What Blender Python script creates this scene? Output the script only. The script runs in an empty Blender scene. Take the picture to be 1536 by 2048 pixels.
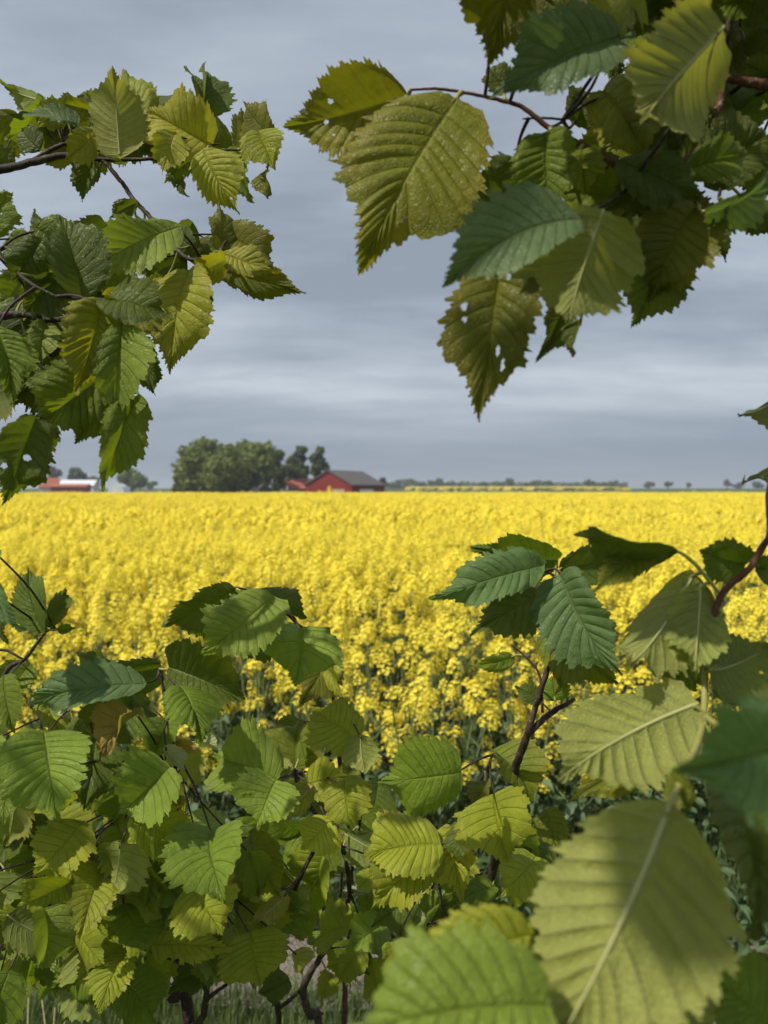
import bpy, math, random
import numpy as np
from mathutils import Vector, Matrix, Quaternion

random.seed(7); np.random.seed(7)
SC = bpy.context.scene
COL = SC.collection
R = math.radians

# ------------------------------------------------------------------ camera
CAM = Vector((0.0, 0.0, 1.6))
FPX = 1550.0                       # focal length in pixels of the 1536 x 2048 photograph
HORIZON = 980.0
PITCH = math.atan((1024.0 - HORIZON) / FPX)
cam_d = bpy.data.cameras.new('camera')
cam = bpy.data.objects.new('camera', cam_d); COL.objects.link(cam)
cam.location = CAM
cam.rotation_euler = (R(90) - PITCH, 0, 0)
cam_d.sensor_fit = 'VERTICAL'; cam_d.sensor_height = 24.0
cam_d.lens = 24.0 * FPX / 2048.0
cam_d.clip_start = 0.02; cam_d.clip_end = 6000
cam_d.dof.use_dof = True; cam_d.dof.focus_distance = 0.62; cam_d.dof.aperture_fstop = 7.0
SC.camera = cam
cy = SC.cycles
cy.max_bounces = 6; cy.diffuse_bounces = 3; cy.glossy_bounces = 2; cy.transmission_bounces = 3; cy.volume_bounces = 0; cy.transparent_max_bounces = 4
cy.caustics_reflective = False; cy.caustics_refractive = False; cy.use_adaptive_sampling = True; cy.adaptive_threshold = 0.02
CF = Vector((0, math.cos(PITCH), -math.sin(PITCH))); CR = Vector((1, 0, 0)); CU = Vector((0, math.sin(PITCH), math.cos(PITCH)))

def P(px, py, d):
    """point at distance d (along the view axis) seen at pixel px, py of the photograph"""
    return CAM + CF * d + CR * ((px - 768.0) / FPX * d) - CU * ((py - 1024.0) / FPX * d)

def G(px, y, z=0.0):
    """point of the landscape at forward distance y seen in column px"""
    return Vector(((px - 768.0) / FPX * y, y, z))

# ------------------------------------------------------------------ light
SUN_EL, SUN_AZ = R(52), R(240)     # azimuth clockwise from +Y: high on the left, a little behind the camera
S = Vector((math.sin(SUN_AZ) * math.cos(SUN_EL), math.cos(SUN_AZ) * math.cos(SUN_EL), math.sin(SUN_EL)))
sun_d = bpy.data.lights.new('sun', 'SUN'); sun_d.energy = 5.0; sun_d.angle = R(0.9); sun_d.color = (1.0, 0.94, 0.84)
sun = bpy.data.objects.new('sun', sun_d); COL.objects.link(sun)
sun.rotation_euler = (-S).to_track_quat('-Z', 'Y').to_euler()
SC.view_settings.view_transform = 'Standard'
try: SC.view_settings.look = 'None'
except Exception: pass
SC.view_settings.exposure = 0.0; SC.view_settings.gamma = 1.0; SC.view_settings.use_curve_mapping = False

# ------------------------------------------------------------------ node helper
class NT:
    def __init__(s, tree): s.t = tree; s.n = tree.nodes; s.l = tree.links; s.n.clear()
    def new(s, typ, **kw):
        n = s.n.new(typ)
        for k, v in kw.items(): setattr(n, k, v)
        return n
    def put(s, sock, v):
        if isinstance(v, bpy.types.NodeSocket): s.l.new(v, sock)
        elif v is not None:
            if hasattr(sock, 'default_value'):
                try: sock.default_value = v
                except Exception: sock.default_value = (v[0], v[1], v[2], 1.0)
    def math(s, op, a, b=None, c=None, clamp=False):
        n = s.new('ShaderNodeMath', operation=op, use_clamp=clamp)
        for i, v in enumerate((a, b, c)):
            if v is not None: s.put(n.inputs[i], v)
        return n.outputs[0]
    def mix(s, f, a, b, blend='MIX'):
        n = s.new('ShaderNodeMix', data_type='RGBA', blend_type=blend)
        s.put(n.inputs[0], f)
        for i, v in ((6, a), (7, b)):
            if isinstance(v, (tuple, list)) and len(v) == 3: v = (*v, 1.0)
            s.put(n.inputs[i], v)
        return n.outputs[2]
    def noise(s, vec, scale, detail=3, rough=0.55, out=0):
        n = s.new('ShaderNodeTexNoise'); s.put(n.inputs['Vector'], vec); n.inputs['Scale'].default_value = scale
        n.inputs['Detail'].default_value = detail; n.inputs['Roughness'].default_value = rough
        return n.outputs[out]
    def ramp(s, f, stops):
        n = s.new('ShaderNodeValToRGB'); s.put(n.inputs[0], f)
        e = n.color_ramp.elements
        while len(e) < len(stops): e.new(0.5)
        for i, (p, c) in enumerate(stops):
            e[i].position = p; e[i].color = (*c, 1.0) if len(c) == 3 else c
        return n.outputs[0]
    def smooth(s, x, a, b):
        n = s.new('ShaderNodeMapRange', interpolation_type='SMOOTHSTEP'); s.put(n.inputs[0], x)
        n.inputs[1].default_value = a; n.inputs[2].default_value = b
        return n.outputs[0]

# ------------------------------------------------------------------ world: grey layered cloud over a pale sky
W = bpy.data.worlds.new('World'); SC.world = W; W.use_nodes = True
t = NT(W.node_tree)
sky = t.new('ShaderNodeTexSky', sky_type='NISHITA'); sky.sun_disc = False; sky.sun_elevation = SUN_EL; sky.sun_rotation = SUN_AZ
sky.air_density = 1.2; sky.dust_density = 2.0
tc = t.new('ShaderNodeTexCoord'); dirv = tc.outputs['Generated']
sx = t.new('ShaderNodeSeparateXYZ'); t.l.new(dirv, sx.inputs[0])
zc = t.math('MAXIMUM', sx.outputs[2], 0.0)
den = t.math('ADD', zc, 0.16)
cx = t.new('ShaderNodeCombineXYZ')
t.l.new(t.math('DIVIDE', sx.outputs[0], den), cx.inputs[0]); t.l.new(t.math('DIVIDE', sx.outputs[1], den), cx.inputs[1])
mp = t.new('ShaderNodeMapping'); t.l.new(cx.outputs[0], mp.inputs[0]); mp.inputs['Scale'].default_value = (0.5, 1.1, 1); mp.inputs['Rotation'].default_value = (0, 0, R(8)); mp.inputs['Location'].default_value = (3.1, 1.7, 0)
n1 = t.noise(mp.outputs[0], 0.85, 5, 0.52)
n2 = t.noise(mp.outputs[0], 3.1, 6, 0.62)
cl = t.math('ADD', t.math('MULTIPLY', n1, 0.74), t.math('MULTIPLY', n2, 0.26))
cloud = t.ramp(cl, [(0.37, (3.1, 3.65, 4.4)), (0.50, (4.85, 5.5, 6.35)), (0.60, (6.7, 7.3, 8.1))])
low = t.smooth(zc, 0.15, 0.03)
cloud = t.mix(t.math('MULTIPLY', low, 0.82), cloud, (2.5, 3.15, 4.05))
col = t.mix(0.93, sky.outputs[0], cloud)
bg = t.new('ShaderNodeBackground'); t.l.new(col, bg.inputs[0]); bg.inputs[1].default_value = 0.096
wo = t.new('ShaderNodeOutputWorld'); t.l.new(bg.outputs[0], wo.inputs[0])

# ------------------------------------------------------------------ materials
def new_mat(name):
    m = bpy.data.materials.new(name); m.use_nodes = True
    return m, NT(m.node_tree)

def principled(t, color, rough=0.6, spec=0.3, normal=None):
    p = t.new('ShaderNodeBsdfPrincipled')
    t.put(p.inputs['Base Color'], color if isinstance(color, bpy.types.NodeSocket) else (*color, 1.0))
    t.put(p.inputs['Roughness'], rough); t.put(p.inputs['Specular IOR Level'], spec)
    if normal is not None: t.l.new(normal, p.inputs['Normal'])
    return p

def out(t, sh):
    o = t.new('ShaderNodeOutputMaterial'); t.l.new(sh, o.inputs[0])

def mat_plain(name, color, rough=0.7, spec=0.2, var=0.25, scale=5.0, bump=0.0, objcol=False):
    m, t = new_mat(name)
    tc = t.new('ShaderNodeTexCoord')
    n = t.noise(tc.outputs['Object'], scale, 4)
    f = t.math('MULTIPLY_ADD', n, 2 * var, 1 - var)
    base = color
    c = t.mix(1.0, (*color, 1.0), f, 'MULTIPLY')
    if objcol:
        oi = t.new('ShaderNodeObjectInfo'); c = t.mix(1.0, c, oi.outputs['Color'], 'MULTIPLY')
    nor = None
    if bump:
        b = t.new('ShaderNodeBump'); b.inputs['Strength'].default_value = bump; t.l.new(n, b.inputs['Height']); nor = b.outputs[0]
    out(t, principled(t, c, rough, spec, nor).outputs[0])
    return m

def mat_leaf():
    m, t = new_mat('elm_leaf')
    uv = t.new('ShaderNodeUVMap'); s = t.new('ShaderNodeSeparateXYZ'); t.l.new(uv.outputs[0], s.inputs[0])
    u, v = s.outputs[0], s.outputs[1]
    av = t.math('ABSOLUTE', v)
    fr = t.math('FRACT', t.math('ADD', u, 0.5)); a = t.math('ABSOLUTE', t.math('SUBTRACT', fr, 0.5))
    wv = t.math('MULTIPLY_ADD', av, -0.07, 0.105)
    vein = t.math('SUBTRACT', 1.0, t.math('DIVIDE', a, wv), clamp=True)
    mid = t.math('SUBTRACT', 1.0, t.math('DIVIDE', av, 0.055), clamp=True)
    vm = t.math('MAXIMUM', t.math('MULTIPLY', vein, 0.75), mid)
    tc = t.new('ShaderNodeTexCoord'); ob = tc.outputs['Object']
    oi = t.new('ShaderNodeObjectInfo'); base = oi.outputs['Color']; age = oi.outputs['Alpha']
    rv = t.new('ShaderNodeCombineXYZ'); t.l.new(oi.outputs['Random'], rv.inputs[2])
    va = t.new('ShaderNodeVectorMath', operation='MULTIPLY_ADD'); t.l.new(rv.outputs[0], va.inputs[0]); va.inputs[1].default_value = (0, 0, 7); t.l.new(ob, va.inputs[2])
    nz = t.noise(va.outputs[0], 38, 4); nf = t.noise(va.outputs[0], 210, 3, 0.7); nc_ = t.noise(va.outputs[0], 95, 3, 0.6)
    f = t.math('ADD', t.math('MULTIPLY_ADD', nz, 0.75, 0.40), t.math('MULTIPLY', nf, 0.45))
    c = t.mix(1.0, base, f, 'MULTIPLY')
    # small net veins
    vo = t.new('ShaderNodeTexVoronoi', feature='DISTANCE_TO_EDGE'); t.l.new(va.outputs[0], vo.inputs['Vector']); vo.inputs['Scale'].default_value = 700
    net = t.smooth(vo.outputs['Distance'], 0.0, 0.16)
    c = t.mix(t.math('MULTIPLY', t.math('SUBTRACT', 1.0, net), 0.12), c, t.mix(0.6, base, (0.30, 0.33, 0.08)))
    # yellowing margins and spots (by age)
    edge = t.math('MULTIPLY', t.smooth(av, 0.55, 1.0), t.smooth(nz, 0.35, 0.62))
    spot = t.smooth(nz, 0.60, 0.70)
    c = t.mix(t.math('MULTIPLY', t.math('MAXIMUM', edge, t.math('MULTIPLY', spot, 0.7)), age, clamp=True), c, (0.34, 0.22, 0.03))
    dots = t.smooth(nf, 0.69, 0.74)
    c = t.mix(t.math('MULTIPLY', dots, 0.5), c, (0.13, 0.075, 0.025))
    up = t.mix(t.math('MULTIPLY', vm, 0.30), c, t.mix(0.6, base, (0.30, 0.33, 0.08)))
    under0 = t.mix(0.38, c, (0.33, 0.35, 0.13))
    under = t.mix(t.math('MULTIPLY', vm, 0.75), under0, (0.46, 0.47, 0.22))
    geo = t.new('ShaderNodeNewGeometry'); bf = geo.outputs['Backfacing']
    c = t.mix(bf, up, under)
    h = t.math('ADD', t.math('ADD', t.math('MULTIPLY', net, 0.32), t.math('MULTIPLY', nf, 0.5)), t.math('MULTIPLY', vm, -1.2))
    h = t.math('ADD', h, t.math('MULTIPLY', nc_, 2.6))
    b = t.new('ShaderNodeBump'); b.inputs['Strength'].default_value = 0.85; b.inputs['Distance'].default_value = 0.0011; t.l.new(h, b.inputs['Height'])
    rough = t.math('MULTIPLY_ADD', bf, 0.22, 0.43)
    p = principled(t, c, rough, 0.28, b.outputs[0])
    tr = t.new('ShaderNodeBsdfTranslucent')
    t.l.new(t.mix(1.0, c, (1.25, 1.25, 0.40), 'MULTIPLY'), tr.inputs[0])
    mx = t.new('ShaderNodeMixShader'); mx.inputs[0].default_value = 0.38
    t.l.new(p.outputs[0], mx.inputs[1]); t.l.new(tr.outputs[0], mx.inputs[2])
    out(t, mx.outputs[0]); return m

def mat_bark(name, c1, c2, c3):
    m, t = new_mat(name)
    tc = t.new('ShaderNodeTexCoord'); ob = tc.outputs['Object']
    n = t.noise(ob, 90, 5, 0.65); n2 = t.noise(ob, 420, 3)
    c = t.ramp(n, [(0.32, c1), (0.55, c2), (0.72, c3)])
    c = t.mix(t.math('MULTIPLY', t.smooth(n2, 0.62, 0.68), 0.6), c, (0.28, 0.24, 0.19))
    b = t.new('ShaderNodeBump'); b.inputs['Strength'].default_value = 0.7; b.inputs['Distance'].default_value = 0.0012
    t.l.new(t.math('ADD', n, t.math('MULTIPLY', n2, 0.4)), b.inputs['Height'])
    out(t, principled(t, c, 0.72, 0.25, b.outputs[0]).outputs[0]); return m

def mat_transl(name, color, tr_col, fac, rough=0.6, var=0.25, scale=20, spec=0.2, objrand=0.0):
    m, t = new_mat(name)
    tc = t.new('ShaderNodeTexCoord'); n = t.noise(tc.outputs['Object'], scale, 3)
    f = t.math('MULTIPLY_ADD', n, 2 * var, 1 - var)
    if objrand:
        oi = t.new('ShaderNodeObjectInfo'); f = t.math('MULTIPLY', f, t.math('MULTIPLY_ADD', oi.outputs['Random'], 2 * objrand, 1 - objrand))
    c = t.mix(1.0, (*color, 1), f, 'MULTIPLY'); c2 = t.mix(1.0, (*tr_col, 1), f, 'MULTIPLY')
    p = principled(t, c, rough, spec)
    tr = t.new('ShaderNodeBsdfTranslucent'); t.l.new(c2, tr.inputs[0])
    mx = t.new('ShaderNodeMixShader'); mx.inputs[0].default_value = fac
    t.l.new(p.outputs[0], mx.inputs[1]); t.l.new(tr.outputs[0], mx.inputs[2]); out(t, mx.outputs[0]); return m

M = {}
M['leaf'] = mat_leaf()
M['bark'] = mat_bark('grey_brown_bark', (0.022, 0.017, 0.013), (0.06, 0.046, 0.034), (0.15, 0.12, 0.09))
M['twig'] = mat_bark('dark_twig_bark', (0.016, 0.011, 0.008), (0.045, 0.03, 0.021), (0.105, 0.075, 0.05))
M['red_twig'] = mat_bark('reddish_twig_bark', (0.05, 0.02, 0.012), (0.11, 0.045, 0.025), (0.19, 0.10, 0.055))
M['petiole'] = mat_plain('green_petiole', (0.26, 0.25, 0.07), 0.5, 0.3, 0.3, 60)
M['midrib'] = mat_plain('pale_midrib', (0.36, 0.36, 0.14), 0.55, 0.3, 0.15, 60)
M['petal'] = mat_transl('rapeseed_petal', (0.89, 0.765, 0.09), (0.91, 0.79, 0.085), 0.38, 0.6, 0.14, 14, 0.15, 0.10)
M['rape_green'] = mat_transl('rapeseed_stem', (0.17, 0.22, 0.09), (0.15, 0.20, 0.05), 0.12, 0.5, 0.3, 25, 0.3, 0.12)
M['rape_leaf'] = mat_transl('rapeseed_leaf', (0.11, 0.165, 0.09), (0.10, 0.16, 0.04), 0.2, 0.5, 0.35, 18, 0.35, 0.2)
M['grass'] = mat_transl('grass_blade', (0.11, 0.15, 0.05), (0.12, 0.18, 0.03), 0.3, 0.55, 0.5, 3, 0.25)
M['weed'] = mat_transl('weed_leaf', (0.075, 0.125, 0.05), (0.07, 0.13, 0.02), 0.25, 0.55, 0.5, 4, 0.25)
M['straw'] = mat_plain('dry_straw', (0.42, 0.36, 0.17), 0.7, 0.2, 0.3, 30)
M['tree_a'] = mat_transl('olive_foliage', (0.165, 0.205, 0.05), (0.18, 0.22, 0.035), 0.25, 0.7, 0.35, 0.35, 0.2)
M['tree_b'] = mat_transl('dark_foliage', (0.10, 0.135, 0.045), (0.10, 0.13, 0.03), 0.22, 0.7, 0.35, 0.35, 0.2)
M['tree_c'] = mat_transl('grey_budding_twigs', (0.15, 0.12, 0.11), (0.12, 0.1, 0.08), 0.15, 0.8, 0.3, 0.35, 0.1)
M['trunk'] = mat_plain('tree_trunk', (0.09, 0.07, 0.05), 0.85, 0.1, 0.3, 3)

# ------------------------------------------------------------------ object helpers
def mesh(name, V, F, mat, smooth=False, uv=None):
    me = bpy.data.meshes.new(name)
    if isinstance(V, np.ndarray): V = V.tolist()
    if isinstance(F, np.ndarray): F = F.tolist()
    me.from_pydata(V, [], F)
    if uv is not None:
        l = me.uv_layers.new(name='UVMap')
        li = np.empty(len(me.loops), dtype=np.int32); me.loops.foreach_get('vertex_index', li)
        l.data.foreach_set('uv', np.asarray(uv, dtype=np.float32)[li].ravel())
    if smooth: me.polygons.foreach_set('use_smooth', np.ones(len(me.polygons), dtype=bool))
    me.materials.append(mat); me.update()
    return me

def link(name, me, parent=None, mat=None, loc=None):
    o = bpy.data.objects.new(name, me); COL.objects.link(o)
    if parent is not None: o.parent = parent
    if mat is not None: o.matrix_basis = mat
    elif loc is not None: o.location = loc
    return o

def tag(o, label=None, cat=None, group=None, kind=None):
    if label: o['label'] = label
    if cat: o['category'] = cat
    if group: o['group'] = group
    if kind: o['kind'] = kind
    return o

def empty(name, loc, label, cat, group=None):
    o = bpy.data.objects.new(name, None); COL.objects.link(o); o.location = loc; o.empty_display_size = 0.05
    return tag(o, label, cat, group)

def catmull(pts, sub):
    out_ = []
    n = len(pts)
    for i in range(n - 1):
        p0, p1, p2, p3 = pts[max(i - 1, 0)], pts[i], pts[i + 1], pts[min(i + 2, n - 1)]
        for k in range(sub):
            s = k / sub
            out_.append(tuple(0.5 * (2 * p1[j] + (p2[j] - p0[j]) * s + (2 * p0[j] - 5 * p1[j] + 4 * p2[j] - p3[j]) * s * s + (3 * p1[j] - p0[j] - 3 * p2[j] + p3[j]) * s ** 3) for j in range(4)))
    out_.append(tuple(pts[-1])); return out_

def tube(samples, sides=8, rough=0.0, seed=0, V=None, F=None):
    """samples: (x, y, z, r) -> verts and faces of a closed tapering tube"""
    rnd = random.Random(seed)
    V = [] if V is None else V; F = [] if F is None else F
    b0 = len(V); n = len(samples)
    pts = [Vector(s[:3]) for s in samples]
    up = Vector((0.31, 0.2, 0.93))
    prev = None
    for i, p in enumerate(pts):
        d = (pts[min(i + 1, n - 1)] - pts[max(i - 1, 0)])
        d = d.normalized() if d.length > 1e-9 else Vector((0, 0, 1))
        a = (prev - d * prev.dot(d)) if prev is not None else d.cross(up)
        if a.length < 1e-6: a = d.cross(Vector((1, 0, 0)))
        a.normalize(); prev = a; b = d.cross(a)
        for k in range(sides):
            th = 2 * math.pi * k / sides; r = samples[i][3] * (1 + rough * (rnd.random() - 0.5))
            V.append(tuple(p + (a * math.cos(th) + b * math.sin(th)) * r))
    for i in range(n - 1):
        for k in range(sides):
            k2 = (k + 1) % sides
            F.append((b0 + i * sides + k, b0 + i * sides + k2, b0 + (i + 1) * sides + k2, b0 + (i + 1) * sides + k))
    F.append(tuple(b0 + k for k in reversed(range(sides)))); F.append(tuple(b0 + (n - 1) * sides + k for k in range(sides)))
    return V, F

# ------------------------------------------------------------------ elm leaf
PROF = {
    'o': ([0, .03, .10, .20, .35, .48, .59, .68, .75, .80, .85, .91, .96, 1], [0, .34, .64, .84, .97, 1.0, .95, .81, .60, .40, .23, .12, .06, 0]),
    'r': ([0, .03, .10, .20, .35, .48, .59, .69, .76, .81, .855, .91, .96, 1], [0, .42, .72, .88, .98, 1.0, .99, .90, .68, .44, .25, .12, .06, 0]),
    'c': ([0, .03, .10, .20, .35, .50, .58, .645, .69, .735, .80, .88, .95, 1], [0, .36, .64, .84, .96, 1.0, 1.0, .94, .70, .46, .28, .15, .07, 0]),
    'n': ([0, .03, .10, .20, .35, .50, .61, .71, .79, .86, .92, 1], [0, .28, .58, .80, .97, 1.0, .90, .69, .44, .23, .10, 0]),
}

def sstep(x, a, b):
    s = np.clip((x - a) / (b - a), 0, 1); return s * s * (3 - 2 * s)

def leaf_geo(L, Wd, shape='o', nv=13, corr=1.0, fold=0.0, curl=0.0, sb=0.0, cup=0.0, wav=1.0, seed=0, holes=(), fine=False, twist=0.0):
    """flat blade in the xy plane (x base to tip, upper side +z), then corrugated, folded and curled. Chord base->tip = L along +x"""
    rs = np.random.RandomState(seed)
    rp = 9 if fine else 7
    nr = nv * rp
    vs = [0, .05, .16, .32, .5, .68, .82, .93, 1.0] if not holes else list(np.linspace(0, .93, 19)) + [1.0]
    vcol = np.array([-x for x in vs[:0:-1]] + vs)
    nc = len(vcol)
    u = np.linspace(0, 1, nr + 1)
    xs, ys = PROF[shape]
    xf = np.linspace(0, 1, 240); wf = np.interp(xf, xs, ys)
    k = np.ones(7) / 7; wf[3:-3] = np.convolve(wf, k, 'valid')
    sl = 0.195 + 0.06 * rs.rand()
    g = u + sl * np.sin(np.pi * u ** 0.92)
    X = np.zeros((nr + 1, nc)); Y = np.zeros_like(X); Z = np.zeros_like(X); TP = np.zeros_like(X)
    asy = 1 + np.array([-1, 1]) * 0.07 * rs.randn()
    WM = {}
    for q, side in enumerate((-1, 1)):
        # irregular vein spacing, each side its own
        knots = np.linspace(0, 1, 6); dk = np.concatenate([[0], knots[1:-1] + rs.uniform(-.035, .035, 4), [1]])
        tph = np.interp(u, knots, dk) * nv + rs.rand() * 0.8
        wm = np.interp(np.clip(g, 0, 1), xf, wf) * 0.5 * Wd * asy[q]
        WM[side] = wm
        fr = (tph + 0.30) % 1.0; fr3 = (tph * 3 + rs.rand()) % 1.0
        ta = np.interp(tph, np.arange(nv + 3), 0.45 + 1.1 * rs.rand(nv + 3))
        tooth = ((fr - 0.35) * 0.15 + (fr3 - 0.4) * 0.075) * ta
        env = sstep(u, 0.0, 0.10) * (0.30 + 0.70 * sstep(1 - u, 0.0, 0.2))
        low = 0.075 * np.interp(u, np.linspace(0, 1, 7), rs.randn(7)) * env
        amp = np.interp(np.floor(tph), np.arange(nv + 3), 0.45 + 0.95 * rs.rand(nv + 3))
        bul = np.abs(np.sin(np.pi * tph)) ** 0.62 * amp
        for j, v in enumerate(vcol):
            if v * side < 0 or (v == 0 and side < 0): continue
            av = abs(v)
            o = np.zeros_like(u); fx = np.zeros_like(u)
            if av > 0.99:
                o = tooth * env * (0.12 * Wd + 0.80 * wm) * 1.25; fx = (fr - 0.4) * 0.024 * env * L
            X[:, j] = L * (u + (g - u) * av ** 1.2) + fx - 0.05 * L * np.clip(1 - u / .08, 0, 1) * av * (shape in 'rc')
            Y[:, j] = side * (av * wm * (1 + low * av) + o)
            TP[:, j] = tph
            ce = sstep(np.array(av), 0.0, 0.25) * (1 - 0.5 * sstep(np.array(av), 0.75, 1.0)) * sstep(u, 0.02, 0.15) * (1 - 0.6 * sstep(u, .75, 1))
            Z[:, j] += corr * 0.0125 * L * bul * ce + 0.0011 * L * np.sin(av * 34 + 6.28 * rs.rand() * 0 + tph * 2.1) * bul * ce + 0.0004 * L * rs.randn(nr + 1) * ce * (av < .99)
    av = np.abs(vcol)[None, :]; U = u[:, None]; sg = np.sign(vcol)[None, :]
    Z += np.abs(Y) * math.tan(fold) * (1 - 0.35 * av)
    Z += cup * (Y / (0.5 * Wd)) ** 2 * 0.5 * Wd
    ph = rs.rand(10) * 6.28
    Z += wav * L * 0.034 * av ** 1.3 * (np.sin(6.0 * U + ph[0] + sg * ph[1]) + 0.7 * np.sin(13 * U + ph[2] + sg * ph[3]))
    Z += wav * L * 0.010 * av ** 2 * np.sin(27 * U + ph[4] + sg * ph[5])
    Z += wav * L * 0.012 * np.sin(5 * U + ph[6]) * np.sin(3.2 * vcol[None, :] + ph[7])
    # margins that roll under, more on one side
    Z -= L * 0.05 * wav * sstep(av, .72, 1.0) * np.clip(np.sin(4.2 * U + ph[8] + sg * 1.7), 0, 1)
    # length-wise curl (droops to -z), then bend within the blade plane, then twist
    s = X / L
    if abs(twist) > 1e-4:
        a = twist * (s - .5); Y, Z = Y * np.cos(a) - Z * np.sin(a), Y * np.sin(a) + Z * np.cos(a)
    if abs(curl) > 1e-4:
        a = curl * s ** 1.25; da = np.linspace(0, 1, 60); aa = curl * da ** 1.25
        ix = np.concatenate([[0], np.cumsum(np.cos(aa[:-1]) * (1 / 59.))]) * L; iz = -np.concatenate([[0], np.cumsum(np.sin(aa[:-1]) * (1 / 59.))]) * L
        sc_ = np.clip(s, 0, 1); ex = (s - sc_) * L
        X, Z = np.interp(sc_, da, ix) + ex * np.cos(a) + Z * np.sin(a), np.interp(sc_, da, iz) - ex * np.sin(a) + Z * np.cos(a)
    if abs(sb) > 1e-4:
        a = sb * X / L; X, Y = L * np.sin(a) / sb - Y * np.sin(a), L * (1 - np.cos(a)) / sb + Y * np.cos(a)
    c = nc // 2
    tip = np.array([X[-1, c], Y[-1, c], Z[-1, c]])
    a = math.atan2(tip[2], tip[0]); X, Z = X * math.cos(a) + Z * math.sin(a), -X * math.sin(a) + Z * math.cos(a)
    tip = np.array([X[-1, c], Y[-1, c], Z[-1, c]])
    a = math.atan2(tip[1], tip[0]); X, Y = X * math.cos(a) + Y * math.sin(a), -X * math.sin(a) + Y * math.cos(a)
    k = min(L / max(X[-1, c], 1e-5), 1.6)
    X, Y, Z = X * k, Y * k, Z * k
    V = np.stack([X, Y, Z], -1).reshape(-1, 3)
    UV = np.stack([TP.ravel(), np.tile(vcol, nr + 1)], -1)
    F = []
    # holes are given in (u, v, radius, stretch) of the blade, in leaf lengths
    HX = (np.repeat(u, nc).reshape(nr + 1, nc) + ((g - u)[:, None]) * av ** 1.2)
    HY = sg * av * (np.interp(np.clip(g, 0, 1), xf, wf) * 0.5 * Wd / L)[:, None]
    dead = np.zeros((nr, nc - 1), bool)
    for (hu, hv, hr, st) in holes:
        cxm = 0.25 * (HX[:-1, :-1] + HX[1:, :-1] + HX[:-1, 1:] + HX[1:, 1:]); cym = 0.25 * (HY[:-1, :-1] + HY[1:, :-1] + HY[:-1, 1:] + HY[1:, 1:])
        dead |= ((cxm - hu) / st) ** 2 + (cym - hv) ** 2 < hr * hr
    for i in range(nr):
        for j in range(nc - 1):
            if dead[i, j]: continue
            F.append((i * nc + j, (i + 1) * nc + j, (i + 1) * nc + j + 1, i * nc + j + 1))
    if holes:                                   # drop crumbs cut loose by the holes
        lab = -np.ones((nr, nc - 1), int); best = (0, None)
        for i in range(nr):
            for j in range(nc - 1):
                if dead[i, j] or lab[i, j] >= 0: continue
                st_ = [(i, j)]; lab[i, j] = i * nc + j; cnt = 0
                while st_:
                    a_, b_ = st_.pop(); cnt += 1
                    for a2, b2 in ((a_ + 1, b_), (a_ - 1, b_), (a_, b_ + 1), (a_, b_ - 1)):
                        if 0 <= a2 < nr and 0 <= b2 < nc - 1 and not dead[a2, b2] and lab[a2, b2] < 0: lab[a2, b2] = i * nc + j; st_.append((a2, b2))
                if cnt > best[0]: best = (cnt, i * nc + j)
        F = [f for f in F if lab[f[0] // nc, f[0] % nc] == best[1]]
        mid0 = V.reshape(nr + 1, nc, 3)[:, c, :].copy()
        used = np.unique(np.array(F)); mp_ = -np.ones(len(V), int); mp_[used] = np.arange(len(used))
        V = V[used]; UV = UV[used]; F = [tuple(int(mp_[q]) for q in f) for f in F]
        return V, F, UV, mid0
    midr = V.reshape(nr + 1, nc, 3)[:, c, :]
    return V, F, UV, midr

TINT = {                       # base colour, yellowing
    'y': ((0.285, 0.330, 0.024), 0.20), 'Y': ((0.38, 0.40, 0.038), 0.22), 'g': ((0.165, 0.235, 0.020), 0.06),
    'G': ((0.225, 0.310, 0.040), 0.06), 'd': ((0.100, 0.145, 0.016), 0.08), 's': ((0.140, 0.225, 0.080), 0.04),  # 'd': mature dark green, with the shade on those leaves put into it
    'o': ((0.165, 0.190, 0.016), 0.35), 'b': ((0.285, 0.315, 0.050), 0.08), 'p': ((0.45, 0.50, 0.32), 0.05), 'n': ((0.38, 0.28, 0.08), 0.7),
    'k': ((0.14, 0.05, 0.02), 0.5), 'v': ((0.240, 0.262, 0.020), 0.30),
}
LEAF_N = [0]

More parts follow.
